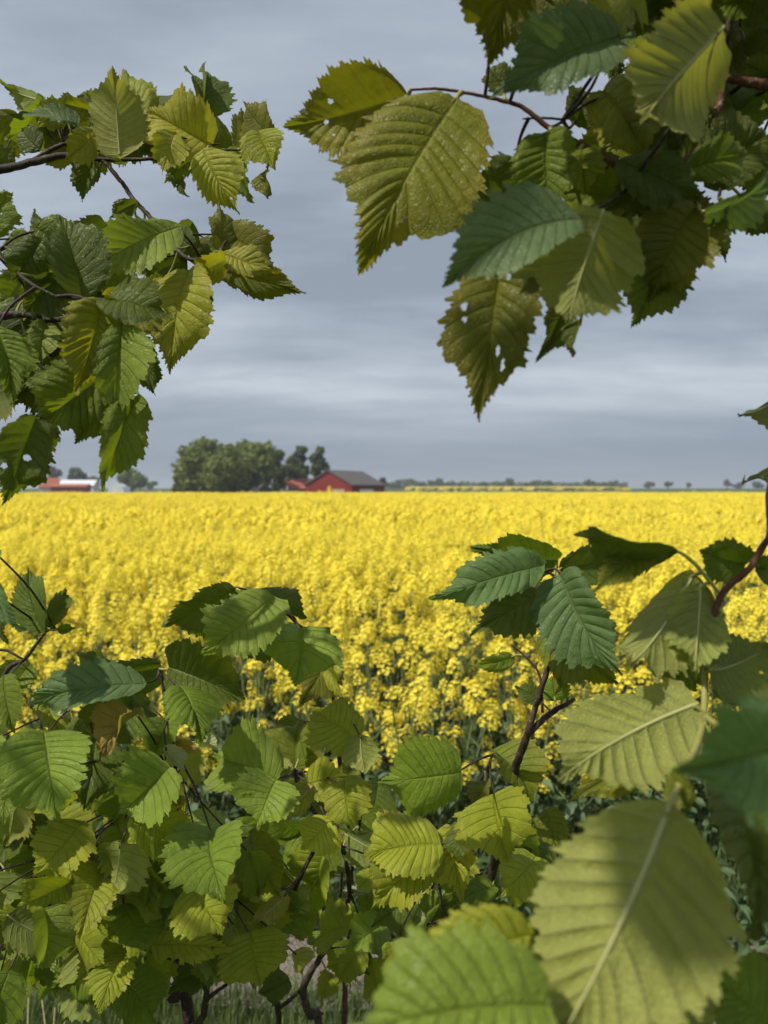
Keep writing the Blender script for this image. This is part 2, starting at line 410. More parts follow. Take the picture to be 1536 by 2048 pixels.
class Plant:
    """one woody thing: an Empty at its base, stems and leaves as parts"""
    def __init__(s, name, label, cat, base, depth, group=None, mat='twig'):
        s.root = empty(name, base, label, cat, group); s.base = Vector(base); s.d = depth; s.sam = []; s.mat = mat; s.tone = (1, 1, 1); s.taken = []
    def pt(s, q):
        if q[0] == 'w': return (q[1], q[2], q[3], q[4])
        x, y, r = q[:3]; d = q[3] if len(q) > 3 else s.d
        p = P(x, y, d); return (p.x, p.y, p.z, r * 0.001)
    def stem(s, pts, mat=None, name='stem', sides=8):
        w = catmull([s.pt(q) for q in pts], 7)
        rnd = random.Random(len(s.sam) + int(abs(s.base.x * 1000)))
        w2 = []
        for i, (x, y, z, r) in enumerate(w):
            k = 1 + 0.22 * (rnd.random() - 0.4) * (i % 5 == 0)
            j = r * 0.16
            w2.append((x + rnd.uniform(-j, j), y + rnd.uniform(-j, j), z + rnd.uniform(-j, j), r * k))
        V, F = tube(w2, sides, 0.12, len(w2))
        V = [(a - s.base.x, b - s.base.y, c - s.base.z) for a, b, c in V]
        link(name, mesh(name, V, F, M[mat or s.mat], True), s.root)
        s.sam += [Vector(q[:3]) for q in w2]
        return s
    def leaf(s, bx, by, tx, ty, w, tint='g', d=None, dz=None, roll=None, side='u', shape=None, curl=None, fold=None, sb=None, cup=None, corr=None, wav=None, holes=(), twist=None, nv=None, rib=False, petiole=True, world=None):
        LEAF_N[0] += 1; sd = LEAF_N[0]
        rnd = random.Random(sd * 13 + 1)
        d = s.d if d is None else d
        if dz is None: dz = -(ty - by) / FPX * d * (rnd.uniform(.35, .95) if by > 1060 else rnd.uniform(-.15, .45))
        if corr is None: corr = rnd.uniform(.3, 1.25)
        if wav is None: wav = rnd.uniform(.7, 1.7)
        if cup is None: cup = rnd.uniform(-.25, .35)
        if shape is None: shape = rnd.choice('ooccrn')
        auto_roll = roll is None
        if roll is None: roll = rnd.uniform(-28, 28)
        if twist is None: twist = rnd.uniform(-.7, .7)
        if sb is None: sb = rnd.uniform(-.3, .3)
        if world: B, T, width = world
        else:
            B = P(bx, by, d); T = P(tx, ty, d + dz)
            width = 1.06 * w / FPX * (d + dz / 2) / max(0.35, math.cos(R(roll)))
        ax = T - B; L = ax.length; ax = ax / L
        if curl is None: curl = rnd.uniform(0.15, 1.25)
        if fold is None: fold = rnd.uniform(0.05, 0.75)
        mid = (B + T) / 2
        n0 = (CAM - mid).normalized(); n0 = (n0 - ax * n0.dot(ax)).normalized()
        if auto_roll and by > 1400:
            roll = rnd.uniform(-8, 38) * (1 if S.dot(ax.cross(n0)) > 0 else -1)
        N = Quaternion(ax, R(roll)) @ n0
        if side == 'b': N = -N
        if world: N = world_n(ax, rnd)
        Yv = N.cross(ax).normalized(); N = ax.cross(Yv)
        pxl = L * FPX / max(d, 0.05)
        nv = nv or ((12 + sd % 4) if pxl > 130 else 9 + sd % 3)
        fine = pxl > 230
        if not holes and 70 < pxl < 420 and rnd.random() < .34:      # insect-eaten margins and holes
            holes = []
            for _ in range(rnd.randrange(1, 4)):
                hu = rnd.uniform(.25, .8); hw = np.interp(hu, *PROF[shape]) * .5 * width / L; sgn = rnd.choice((-1, 1))
                holes.append((hu, sgn * hw * rnd.uniform(.85, 1.05), rnd.uniform(.02, .06), rnd.uniform(.8, 1.6)) if rnd.random() < .65 else (hu, sgn * hw * rnd.uniform(.2, .7), rnd.uniform(.010, .018), 1))
        V, F, UV, midr = leaf_geo(L, width, shape, nv, corr * rnd.uniform(0.6, 1.15), fold, curl, sb, cup, wav, sd, holes, fine or bool(holes), twist)
        Mx = Matrix(((ax.x, Yv.x, N.x, B.x - s.base.x), (ax.y, Yv.y, N.y, B.y - s.base.y), (ax.z, Yv.z, N.z, B.z - s.base.z), (0, 0, 0, 1)))
        o = link('leaf', mesh('leaf', V, F, M['leaf'], True, UV), s.root, Mx)
        c, age = TINT[tint]
        k = rnd.uniform(0.88, 1.12); hsh = rnd.uniform(-0.06, 0.06)
        tn = s.tone
        o.color = (c[0] * k * (1 + hsh) * tn[0], c[1] * k * tn[1], c[2] * k * (1 + hsh * 2) * tn[2], age * rnd.uniform(0.5, 1.3))
        # raised midrib under the blade
        if side == 'b' or rib:
            nm = len(midr); sm = []
            zz = -0.0016 if side == 'b' else -0.0003
            for i in range(0, nm, max(1, nm // 26)):
                f = i / (nm - 1); r = (0.0125 * L) * (1 - 0.9 * f) * (1.0 if side == 'b' else 0.6)
                sm.append((midr[i][0], midr[i][1], midr[i][2] + r * 0.30, r))
            v2, f2 = tube(sm, 6); link('midrib', mesh('midrib', v2, f2, M['midrib'], True), o)
        # petiole to the nearest twig
        if petiole:
            q = None
            if s.sam:
                q = min(s.sam, key=lambda a: (a - B).length_squared)
            inv = Mx.inverted()
            if q is None or (q - B).length > 0.16: q = B - ax * 0.012
            a = inv @ (q - s.base); bpt = Vector((0.004 * 1, 0, -0.0004)); dist = (a - bpt).length
            kb = 0.045 / max(dist, 0.045)
            m1 = a.lerp(bpt, 0.5) + Vector((-0.07 * dist, 0.05 * dist * (-1) ** sd, -0.05 * dist)) * kb
            r0 = 0.0009 + 0.00035 * (L > 0.09) - (0.0001 if dist > 0.05 else 0)
            sm = catmull([(a.x, a.y, a.z, r0 * 1.25), (m1.x, m1.y, m1.z, r0), (bpt.x, bpt.y, bpt.z, r0 * 0.8)], 5)
            v2, f2 = tube(sm, 6); link('petiole', mesh('petiole', v2, f2, M['petiole'] if dist < 0.032 else M['twig'], True), o)
        return o
    def leaves(s, rows, **kw):
        for r in rows:
            k = dict(kw); 
            if len(r) > 6: k.update(r[6])
            s.leaf(*r[:6], **k)
        return s
    def fill(s, n, px, py, dd, size, tints, seed, sideb=0.3, down=True, **kw):
        rnd = random.Random(seed)
        for _ in range(n):
            x, y, d = rnd.uniform(*px), rnd.uniform(*py), rnd.uniform(*dd)
            Lp = rnd.uniform(*size) / d * FPX
            a = rnd.uniform(R(20), R(160)) if down else rnd.uniform(0, 6.28)
            s.leaf(x, y, x + Lp * math.cos(a), y + Lp * math.sin(a), Lp * rnd.uniform(.55, .8), rnd.choice(tints), d=d, dz=rnd.uniform(-.02, .03), roll=rnd.uniform(-55, 55), side='b' if rnd.random() < sideb else 'u', **kw)
        return s

def world_n(ax, rnd):
    n = Vector((rnd.uniform(-.6, .6), rnd.uniform(-.6, .6), 1)); n = n - ax * n.dot(ax); return n.normalized()


# ================================================================== ground
FIELD_Y0, FIELD_Y1 = 3.15, 138.0
def terrain(x, y):
    return 2.6 * float(sstep(np.array(y), 190., 520.)) + 1.5 * float(sstep(np.array(y), 700., 2500.))

def grid_sheet(xs, ys, zf):
    V = [(x, y, zf(x, y)) for y in ys for x in xs]; nx = len(xs)
    F = [(j * nx + i, j * nx + i + 1, (j + 1) * nx + i + 1, (j + 1) * nx + i) for j in range(len(ys) - 1) for i in range(nx - 1)]
    return V, F

m, t = new_mat('ground_soil_and_grass')
tc = t.new('ShaderNodeTexCoord'); ob = tc.outputs['Object']
n = t.noise(ob, 1.2, 5); n2 = t.noise(ob, 26, 4); n3 = t.noise(ob, 0.02, 3)
c = t.ramp(n, [(0.3, (0.045, 0.058, 0.022)), (0.6, (0.075, 0.095, 0.035)), (0.8, (0.10, 0.105, 0.05))])
c = t.mix(t.smooth(n2, 0.52, 0.7), c, (0.085, 0.07, 0.045))
c = t.mix(t.math('MULTIPLY', t.smooth(n3, 0.45, 0.6), 0.6), c, (0.07, 0.12, 0.03))
b = t.new('ShaderNodeBump'); b.inputs['Strength'].default_value = 0.8; b.inputs['Distance'].default_value = 0.03; t.l.new(n2, b.inputs['Height'])
out(t, principled(t, c, 0.9, 0.1, b.outputs[0]).outputs[0])
V, F = grid_sheet([-3000, -900, -300, -100, -30, -8, -3, 0, 3, 8, 30, 100, 300, 900, 3000], [-40, -6, 0, 1.5, 2.3, 3.1, 5, 10, 25, 60, 120, 190, 240, 290, 340, 400, 460, 520, 700, 1000, 1500, 2500, 4000], terrain)
tag(link('ground', mesh('ground', V, F, m, True)), kind='structure')

m, t = new_mat('gravel_path')
tc = t.new('ShaderNodeTexCoord'); ob = tc.outputs['Object']
n = t.noise(ob, 3, 4); vo = t.new('ShaderNodeTexVoronoi'); t.l.new(ob, vo.inputs['Vector']); vo.inputs['Scale'].default_value = 70
c = t.mix(0.45, t.ramp(n, [(0.3, (0.13, 0.11, 0.09)), (0.7, (0.21, 0.18, 0.15))]), t.ramp(vo.outputs['Color'], [(0.0, (0.10, 0.088, 0.075)), (1.0, (0.26, 0.225, 0.19))]))
c = t.mix(t.math('MULTIPLY', t.smooth(t.noise(ob, 7, 4), 0.56, 0.68), 0.6), c, (0.10, 0.11, 0.05))
b = t.new('ShaderNodeBump'); b.inputs['Strength'].default_value = 0.9; b.inputs['Distance'].default_value = 0.012; t.l.new(vo.outputs['Distance'], b.inputs['Height'])
out(t, principled(t, c, 0.9, 0.15, b.outputs[0]).outputs[0])
rs = np.random.RandomState(3)
xs = np.linspace(-14, 14, 113)
e0 = 2.36 + 0.05 * np.convolve(rs.randn(117), np.ones(5) / 5, 'valid'); e1 = 2.78 + 0.06 * np.convolve(rs.randn(117), np.ones(5) / 5, 'valid')
V = []; F = []
for i, x in enumerate(xs):
    for k in range(5):
        f = k / 4; V.append((x, e0[i] + (e1[i] - e0[i]) * f, 0.006 + 0.014 * math.sin(math.pi * f) + 0.004 * rs.rand()))
for i in range(len(xs) - 1):
    for k in range(4): F.append((i * 5 + k, (i + 1) * 5 + k, (i + 1) * 5 + k + 1, i * 5 + k + 1))
tag(link('gravel_path', mesh('gravel_path', V, F, m, True)), kind='structure')

# second rapeseed field far off, as a thick slab of crop on the rising ground
V = []; F = []
fx = np.linspace(0, 1, 60)
for j, (y, hgt) in enumerate(((372, 0.0), (372, 1.15), (425, 1.15), (480, 1.15), (480, 0.0))):
    for f in fx:
        x = (810 - 768 + f * (1262 - 810)) / FPX * 372
        V.append((x + (j > 1) * 6 * (y - 372) / 100, y + 1.2 * rs.rand(), terrain(0, y) + hgt + (0.15 * rs.rand() if hgt else -0.3)))
for j in range(4):
    for i in range(59): F.append((j * 60 + i, j * 60 + i + 1, (j + 1) * 60 + i + 1, (j + 1) * 60 + i))
M['far_crop'] = mat_plain('distant_rapeseed', (0.52, 0.42, 0.06), 0.8, 0.1, 0.25, 0.4)
tag(link('far_rapeseed_field', mesh('far_rapeseed_field', V, F, M['far_crop'])), 'thin yellow strip of a second rapeseed field at the horizon, right of the red barn', 'field', kind='stuff')

# ================================================================== far buildings
def box_faces(V, F, pts8):
    b = len(V); V += pts8
    F += [(b, b + 3, b + 2, b + 1), (b + 4, b + 5, b + 6, b + 7), (b, b + 1, b + 5, b + 4), (b + 1, b + 2, b + 6, b + 5), (b + 2, b + 3, b + 7, b + 6), (b + 3, b, b + 4, b + 7)]
def box(x0, x1, y0, y1, z0, z1):
    V, F = [], []
    box_faces(V, F, [(x0, y0, z0), (x1, y0, z0), (x1, y1, z0), (x0, y1, z0), (x0, y0, z1), (x1, y0, z1), (x1, y1, z1), (x0, y1, z1)]); return V, F
def part(name, VF, mat, parent): return link(name, mesh(name, VF[0], VF[1], mat), parent)

M['red_wall'] = mat_plain('falu_red_boards', (0.20, 0.028, 0.022), 0.8, 0.15, 0.25, 1.5)
M['red_board'] = mat_plain('falu_red_board_face', (0.235, 0.034, 0.026), 0.8, 0.15, 0.3, 1.2)
M['slate'] = mat_plain('grey_sheet_roof', (0.105, 0.092, 0.088), 0.7, 0.25, 0.15, 0.6)
M['tile'] = mat_plain('red_tile_roof', (0.33, 0.10, 0.06), 0.8, 0.15, 0.25, 1.0)
M['white'] = mat_plain('white_render', (0.72, 0.71, 0.68), 0.8, 0.2, 0.08, 1.0)
M['cream'] = mat_plain('cream_boards', (0.44, 0.36, 0.22), 0.8, 0.2, 0.1, 1.0)
M['white_roof'] = mat_plain('pale_metal_roof', (0.62, 0.65, 0.68), 0.45, 0.4, 0.08, 1.0)
M['glass'] = mat_plain('dark_window', (0.03, 0.035, 0.04), 0.15, 0.6, 0.1, 1.0)

def gable_house(name, label, loc, rotz, Wd, Ln, eave, ridge, wall, roof, over=0.35, boards=False, windows=(), doors=()):
    """gable end in local -Y, ridge along Y; Wd wide, Ln long"""
    r = empty(name, loc, label, 'barn' if 'barn' in name else 'house'); r.rotation_euler.z = rotz
    h = Wd / 2
    V = [(-h, 0, -0.3), (h, 0, -0.3), (h, Ln, -0.3), (-h, Ln, -0.3), (-h, 0, eave), (h, 0, eave), (h, Ln, eave), (-h, Ln, eave), (0, 0, ridge), (0, Ln, ridge)]
    F = [(0, 1, 5, 8, 4), (2, 3, 7, 9, 6), (1, 2, 6, 5), (3, 0, 4, 7)]
    wl = part('wall', (V, F), wall, r)
    sl = (ridge - eave) / h; o = over; th = 0.22
    for sgn, nm in ((-1, 'roof_slope'), (1, 'roof_slope')):
        ex = sgn * (h + o); ez = eave - sl * o + 0.04; rz = ridge + 0.04
        V = [(ex, -o, ez), (0, -o, rz), (0, Ln + o, rz), (ex, Ln + o, ez), (ex, -o, ez + th), (0, -o, rz + th), (0, Ln + o, rz + th), (ex, Ln + o, ez + th)]
        VV, FF = [], []; box_faces(VV, FF, V); part(nm, (VV, FF), roof, r)
    if boards:
        nb = 22
        for i in range(nb):
            x0 = -h + i * Wd / nb + 0.03; x1 = x0 + Wd / nb - 0.06; xc = abs((x0 + x1) / 2)
            top = eave + (ridge - eave) * (1 - max(abs(x0), abs(x1)) / h) - 0.05
            part('board', box(x0, x1, -0.05, -0.003, -0.2, top), M['red_board'], wl)
    for (x0, x1, z0, z1, mt) in doors: part('door', box(x0, x1, -0.14, -0.06, z0, z1), mt, r)
    for (f, x0, x1, z0, z1, mt) in windows:
        if f == 'e': part('window', box(h + 0.01, h + 0.07, x0, x1, z0, z1), mt, r)
        else: part('window', box(x0, x1, -0.08, -0.004, z0, z1), mt, r)
    return r

# red barn
YB = 150.0
gable_house('red_barn', 'dark red wooden barn with grey gable roof behind the rapeseed field', G(657, YB, 0), R(-26), 10.2, 14.0, 2.55, 5.25, M['red_wall'], M['slate'], boards=True,
            doors=((0.9, 3.6, 0.2, 1.75, M['cream']),), windows=(('e', 3.2, 9.0, 0.2, 1.75, M['white']),))
gable_house('red_roofed_house', 'white house with red tiled roof half hidden beside the barn', G(574, 157, 0), R(-70), 4.4, 5.0, 1.9, 3.7, M['white'], M['tile'])
gable_house('garden_shed', 'small grey shed under the tall olive trees left of the barn', G(528, 146, 0), R(20), 3.0, 2.8, 1.3, 2.5, M['slate'], M['slate'])
gable_house('white_cottage', 'small white cottage with bright red roof at far left', G(80, 252, 0.1), R(-68), 6.0, 5.5, 2.4, 5.2, M['white'], M['tile'])
gable_house('low_red_barn', 'long low red barn in front of the white shed at far left', G(108, 250, 0.1), R(-88), 5.0, 11.0, 2.5, 3.2, M['red_wall'], M['tile'])
gable_house('long_white_shed', 'long white farm shed behind the low red barn at far left', G(126, 285, 0.15), R(-86), 8.0, 12.0, 3.0, 4.9, M['white'], M['white_roof'])
# rounded plastic greenhouse
gr = empty('arched_greenhouse', G(216, 262, 0.1), 'pale arched greenhouse below the hanging leaf at far left', 'greenhouse')
V, F = [], []
for j, y in enumerate((0, 6.5)):
    for k in range(13):
        a = math.pi * k / 12; V.append((2.6 - 2.9 * math.cos(a), y, 3.6 * math.sin(a)))
for k in range(12): F.append((k, k + 1, 13 + k + 1, 13 + k))
F += [tuple(range(13)), tuple(reversed(range(13, 26)))]
part('cover', (V, F), M['white_roof'], gr); part('door', box(1.8, 3.4, -0.08, -0.01, 0, 2.1), M['white'], gr)

# ================================================================== trees of the landscape
def crown_mesh(name, lobes, nleaf, size, mat, seed):
    rs = np.random.RandomState(seed)
    V = []; F = []
    w = np.array([l[3] * l[4] for l in lobes]); w = w / w.sum()
    for k in range(nleaf):
        l = lobes[rs.choice(len(lobes), p=w)]
        d = rs.randn(3); d /= np.linalg.norm(d)
        rr = rs.rand() ** 0.28 * (1 + 0.14 * rs.randn())
        p = np.array([l[0] + d[0] * l[3] * rr, l[1] + d[1] * l[3] * rr, l[2] + d[2] * l[4] * rr])
        nrm = d + 0.9 * rs.randn(3); nrm /= np.linalg.norm(nrm)
        a = np.cross(nrm, rs.randn(3)); a /= np.linalg.norm(a); b_ = np.cross(nrm, a)
        s1 = size * (0.6 + 0.8 * rs.rand()); s2 = s1 * (0.5 + 0.4 * rs.rand())
        b0 = len(V)
        V += [tuple(p - a * s1), tuple(p - b_ * s2 + nrm * s1 * .15), tuple(p + a * s1), tuple(p + b_ * s2 + nrm * s1 * .15)]
        F.append((b0, b0 + 1, b0 + 2, b0 + 3))
    return mesh(name, V, F, mat)

def far_tree(name, label, loc, height, width, crown_low, nlobe, nleaf, size, mat, seed, group=None, slim=False):
    rnd = random.Random(seed)
    r = empty(name, loc, label, 'tree', group)
    lobes = []
    cz = (crown_low + height) / 2; hz = (height - crown_low) / 2; hw = width / 2
    for i in range(nlobe):
        for _ in range(40):
            x, y, z = rnd.uniform(-1, 1), rnd.uniform(-1, 1), rnd.uniform(-1, 1)
            if x * x + y * y + z * z < 1.0: break
        taper = 1 - (0.35 if not slim else 0.5) * max(0, z)
        lr = rnd.uniform(0.26, 0.42) * min(hw, hz * 1.4); 
        lobes.append((x * (hw - lr * .8) * taper, y * (hw - lr * .8) * taper, cz + z * (hz - lr * .7), lr, lr * rnd.uniform(.7, 1.0)))
    V, F = [], []
    tr = width * 0.035 + 0.05
    tube([(0, 0, -0.4, tr * 1.3), (0.05, 0, height * .2, tr), (0.1, 0.05, height * .5, tr * .6), (0.05, 0, height * .85, tr * .2)], 7, 0.1, seed, V, F)
    for l in lobes[:min(10, nlobe)]:
        z0 = min(l[2] - 0.2, max(crown_low * .8, height * .25)); tube([(0.05, 0, z0, tr * .5), (l[0] * .5, l[1] * .5, (z0 + l[2]) / 2, tr * .35), (l[0], l[1], l[2], tr * .15)], 5, 0, seed, V, F)
    link('trunk', mesh('trunk', V, F, M['trunk'], True), r)
    link('crown', crown_mesh('crown', lobes, nleaf, size, mat, seed), r)
    return r

def H(ytop, Y, zbase=0.0): return (HORIZON - ytop) / FPX * Y + 1.6 - zbase
GT = 'tall trees left of the barn'
far_tree('broad_tree', 'leftmost broad olive-green tree of the tall clump, crown nearly to the ground', G(410, 142), H(872, 142), 12.5, 0.5, 34, 9500, 0.36, M['tree_a'], 11, GT)
far_tree('broad_tree', 'lower olive-green tree in the middle of the tall clump', G(468, 137), H(877, 137), 10.0, 0.5, 28, 7500, 0.34, M['tree_a'], 12, GT)
far_tree('broad_tree', 'highest olive-green tree at the right of the broad clump', G(514, 150), H(865, 150), 10.5, 0.8, 28, 7500, 0.36, M['tree_a'], 13, GT)
far_tree('dark_tree', 'darker rounded tree between the olive clump and the slim trees', G(556, 160), H(895, 160), 7.0, 0.9, 18, 4200, 0.34, M['tree_b'], 14, GT)
far_tree('slim_tree', 'left one of two slim dark trees behind the barn', G(602, 165), H(882, 165), 4.2, 1.6, 20, 2600, 0.34, M['tree_b'], 15, GT, True)
far_tree('slim_tree', 'right one of two slim dark trees behind the barn', G(640, 165), H(883, 165), 5.2, 1.4, 24, 3400, 0.34, M['tree_b'], 16, GT, True)
far_tree('dark_tree', 'short dark tree filling the gap before the two slim trees', G(586, 158), H(912, 158), 5.0, 0.6, 14, 2600, 0.33, M['tree_b'], 19, GT)
far_tree('broad_tree', 'uneven olive-green tree in the front of the tall clump', G(436, 133), H(893, 133), 7.0, 0.3, 16, 4000, 0.32, M['tree_a'], 20, GT)
far_tree('low_shrub_tree', 'low rounded bush at the foot of the olive clump on its left', G(362, 146), H(945, 146), 4.6, 0.1, 9, 1300, 0.3, M['tree_a'], 17, GT)
far_tree('low_shrub_tree', 'low bush beside the garden shed left of the barn', G(548, 148), H(964, 148), 2.6, 0.1, 6, 800, 0.28, M['tree_b'], 18, GT)
GL = 'trees at the farm on the far left'
far_tree('bare_tree', 'bare greyish tree behind the white cottage at far left', G(106, 330, .5), H(925, 330, .5), 9, 3.0, 12, 1100, 0.42, M['tree_c'], 21, GL)
far_tree('round_tree', 'round dark green tree behind the long white shed', G(153, 320, .5), H(935, 320, .5), 11, 1.0, 12, 1900, 0.6, M['tree_b'], 22, GL)
far_tree('round_tree', 'rounded green tree right of the arched greenhouse', G(264, 290, .3), H(931, 290, .3), 11.5, 0.8, 16, 2600, 0.55, M['tree_a'], 23, GL)
far_tree('round_tree', 'small hazy bush between the greenhouse tree and the olive clump', G(303, 420, 1.5), H(960, 420, 1.5), 9, 0.3, 8, 700, 0.7, M['tree_b'], 24, GL)
far_tree('round_tree', 'pale leafless tree just left of the right-hand hanging leaf at far left', G(190, 400, 1.3), H(945, 400, 1.3), 7, 2, 8, 700, 0.6, M['tree_c'], 25, GL)
# hedgerow along the right horizon: (x, top, width px, material)
HEDGE = [(768, 952, 14, 'c'), (786, 960, 30, 'b'), (812, 957, 30, 'b'), (838, 963, 26, 'b'), (860, 961, 20, 'b'), (878, 957, 22, 'b'), (905, 963, 30, 'b'), (932, 962, 28, 'a'), (967, 964, 20, 'b'), (992, 962, 24, 'b'), (1018, 957, 34, 'b'), (1062, 962, 20, 'b'), (1080, 961, 22, 'b'), (1101, 962, 16, 'b'), (1126, 969, 12, 'b'), (1150, 969, 22, 'b'), (1177, 960, 16, 'b'), (1195, 967, 20, 'b'), (1221, 962, 36, 'b'),
         (1299, 962, 20, 'b'), (1336, 964, 15, 'b'), (1375, 967, 12, 'c'), (1454, 961, 16, 'c'), (1476, 967, 22, 'c'), (1516, 964, 26, 'b')]
ORD = ['first', 'second', 'third', 'fourth', 'fifth', 'sixth', 'seventh', 'eighth', 'ninth', 'tenth', 'eleventh', 'twelfth', 'thirteenth', 'fourteenth', 'fifteenth', 'sixteenth', 'seventeenth', 'eighteenth', 'nineteenth', 'twentieth', 'twenty-first', 'twenty-second', 'twenty-third', 'twenty-fourth', 'twenty-fifth']
for i, (x, top, wpx, k) in enumerate(HEDGE):
    Y = 560 + 40 * ((i * 7) % 5) / 5; zb = terrain(0, Y) 
    if i == 0: Y, zb = 210, 0.0
    hh = H(top - 2, Y, zb); wm = 1.5 * wpx / FPX * Y
    far_tree('horizon_tree', ORD[i] + ' tree to the right of the red barn along the horizon', G(x, Y, zb), hh, wm, 0.2 if wpx > 16 else hh * .25, 8, 420, 0.75 if i else 0.3, M['tree_' + k], 40 + i, 'trees along the right horizon')
# low continuous hedge under them
V, F = [], []
rs = np.random.RandomState(5)
for k in range(3600):
    x = rs.uniform(760, 1255); Y = rs.uniform(575, 600); p = np.array(G(x, Y, terrain(0, 580) + rs.rand() ** 1.4 * 4.6))
    a = rs.randn(3); a /= np.linalg.norm(a); b_ = np.cross(a, rs.randn(3)); b_ /= np.linalg.norm(b_); b0 = len(V)
    V += [tuple(p - a * .9), tuple(p - b_ * .7), tuple(p + a * .9), tuple(p + b_ * .7)]; F.append((b0, b0 + 1, b0 + 2, b0 + 3))
tag(link('far_hedge', mesh('far_hedge', V, F, M['tree_b'])), 'low dark hedge running under the horizon trees right of the barn', 'hedge', kind='stuff')

# ================================================================== rapeseed
def flower(V, F, c, n, rad, rnd):
    """four-petal flower: each petal a bent pair of quads"""
    n = n.normalized(); a = n.cross(Vector((rnd.random() - .5, rnd.random() - .5, rnd.random() - .5)))
    if a.length < 1e-4: a = n.cross(Vector((1, 0, 0)))
    a.normalize(); b = n.cross(a)
    for k in range(4):
        th = k * math.pi / 2 + rnd.uniform(-.2, .2); d = a * math.cos(th) + b * math.sin(th); e = n.cross(d)
        r = rad * rnd.uniform(.85, 1.1); w = r * 0.46
        b0 = len(V)
        V.extend(tuple(q) for q in (c + e * w * .3, c - e * w * .3, c + d * r * .7 - e * w + n * r * .35, c + d * r * .7 + e * w + n * r * .35, c + d * r * 1.05 - e * w * .5 + n * r * .28, c + d * r * 1.05 + e * w * .5 + n * r * .28))
        F.append((b0, b0 + 1, b0 + 2, b0 + 3)); F.append((b0 + 3, b0 + 2, b0 + 4, b0 + 5))

def raceme(seed, nfl, rad, height, simple=False, fr=0.0085):
    rnd = random.Random(seed); V = []; F = []
    for i in range(nfl):
        f = i / max(1, nfl - 1); z = height * (1 - f) ** 1.1
        th = i * 2.4 + rnd.uniform(-.3, .3); r = rad * (0.25 + 0.75 * math.sin(min(1, f * 1.15) * math.pi * .55)) * rnd.uniform(.75, 1.15)
        c = Vector((r * math.cos(th), r * math.sin(th), z + rnd.uniform(-.006, .006)))
        n = Vector((math.cos(th) * (0.4 + f), math.sin(th) * (0.4 + f), 1.0 - .5 * f))
        if simple:
            n = (n + Vector((rnd.uniform(-.4, .4), rnd.uniform(-.4, .4), 0))).normalized(); a = n.cross(Vector((0.3, 0.9, 0.1))).normalized(); b = n.cross(a); b0 = len(V); q = fr
            V += [tuple(c + a * q), tuple(c + b * q), tuple(c - a * q), tuple(c - b * q)]; F.append((b0, b0 + 1, b0 + 2, b0 + 3))
        else: flower(V, F, c, n, fr, rnd)
    return V, F

def rape_leaf(seed):
    rnd = random.Random(seed); V = []; F = []
    n = 7; 
    for i in range(n + 1):
        f = i / n; w = [.10, .34, .30, .42, .50, .42, .26, .03][i] * .5 * rnd.uniform(.85, 1.15); z = 0.35 * f - 0.62 * f * f; wz = .08 * math.sin(5 * f + seed)
        V += [(f * .9, -w * .55, z + .05 + wz), (f * .9, 0, z - .02), (f * .9, w * .55, z + .05 - wz)]
    for i in range(n):
        for k in range(2): F.append((i * 3 + k, i * 3 + 3 + k, i * 3 + 4 + k, i * 3 + 1 + k))
    return V, F

RAC = [mesh('flower_cluster', *raceme(i, 20 + 2 * i, 0.022 + 0.002 * i, 0.032 + 0.008 * i), M['petal']) for i in range(6)]
RACV = [raceme(i, 20 + 2 * i, 0.022 + 0.002 * i, 0.032 + 0.008 * i) for i in range(6)]
RLEAF = [mesh('leaf', *rape_leaf(i), M['rape_leaf'], True) for i in range(4)]
RLV = [rape_leaf(i) for i in range(4)]

def plan(seed, h, nb, low):
    """stems (point lists) and head / leaf transforms of one plant"""
    rnd = random.Random(seed)
    lx, ly = rnd.uniform(-.09, .09), rnd.uniform(-.09, .05)
    main = [(0, 0, -0.03, .0065), (lx * .2, ly * .2, h * .35, .0055), (lx * .6, ly * .6, h * .7, .004), (lx, ly, h, .0018)]
    stems = [main]; heads = [((lx, ly, h - .01), rnd.randrange(6), rnd.uniform(1.1, 1.5), rnd.uniform(-.25, .25), rnd.uniform(-.25, .25), rnd.random() * 6)]
    for k in range(nb):
        f = rnd.uniform(.30, .75); top = h * rnd.uniform(low, 0.98); th = k * 2.4 + rnd.random()
        z0 = min(h * f, top - .12); sp = rnd.uniform(.06, .17) + .1 * (1 - top / h)
        bx, by = lx * f, ly * f
        ex, ey = bx + sp * math.cos(th), by + sp * math.sin(th)
        stems.append([(bx, by, z0, .0032), (bx + (ex - bx) * .55, by + (ey - by) * .55, z0 + (top - z0) * .4, .0026), (ex, ey, top, .0013)])
        heads.append(((ex, ey, top - .01), rnd.randrange(6), rnd.uniform(.8, 1.3), rnd.uniform(-.4, .4), rnd.uniform(-.4, .4), rnd.random() * 6))
    lv = []
    for k in range(5):
        z = h * (0.10 + .10 * k); lv.append(((lx * z / h, ly * z / h, z), rnd.randrange(4), (0.20 - .02 * k) * rnd.uniform(.8, 1.2), rnd.uniform(-.5, .3), k * 2.3 + rnd.random()))
    return stems, heads, lv

def head_mat(hd):
    p, k, s, rx, ry, rz = hd
    return Matrix.Translation(p) @ Matrix.Rotation(rx, 4, 'X') @ Matrix.Rotation(ry, 4, 'Y') @ Matrix.Rotation(rz, 4, 'Z') @ Matrix.Scale(s, 4)
def leaf_mat(l):
    p, k, s, ry, rz = l
    return Matrix.Translation(p) @ Matrix.Rotation(rz, 4, 'Z') @ Matrix.Rotation(ry, 4, 'Y') @ Matrix.Scale(s, 4)

def stems_mesh(stems, sides=5):
    V, F = [], []
    for s_ in stems: tube(catmull(s_, 3), sides, 0, 0, V, F)
    return V, F

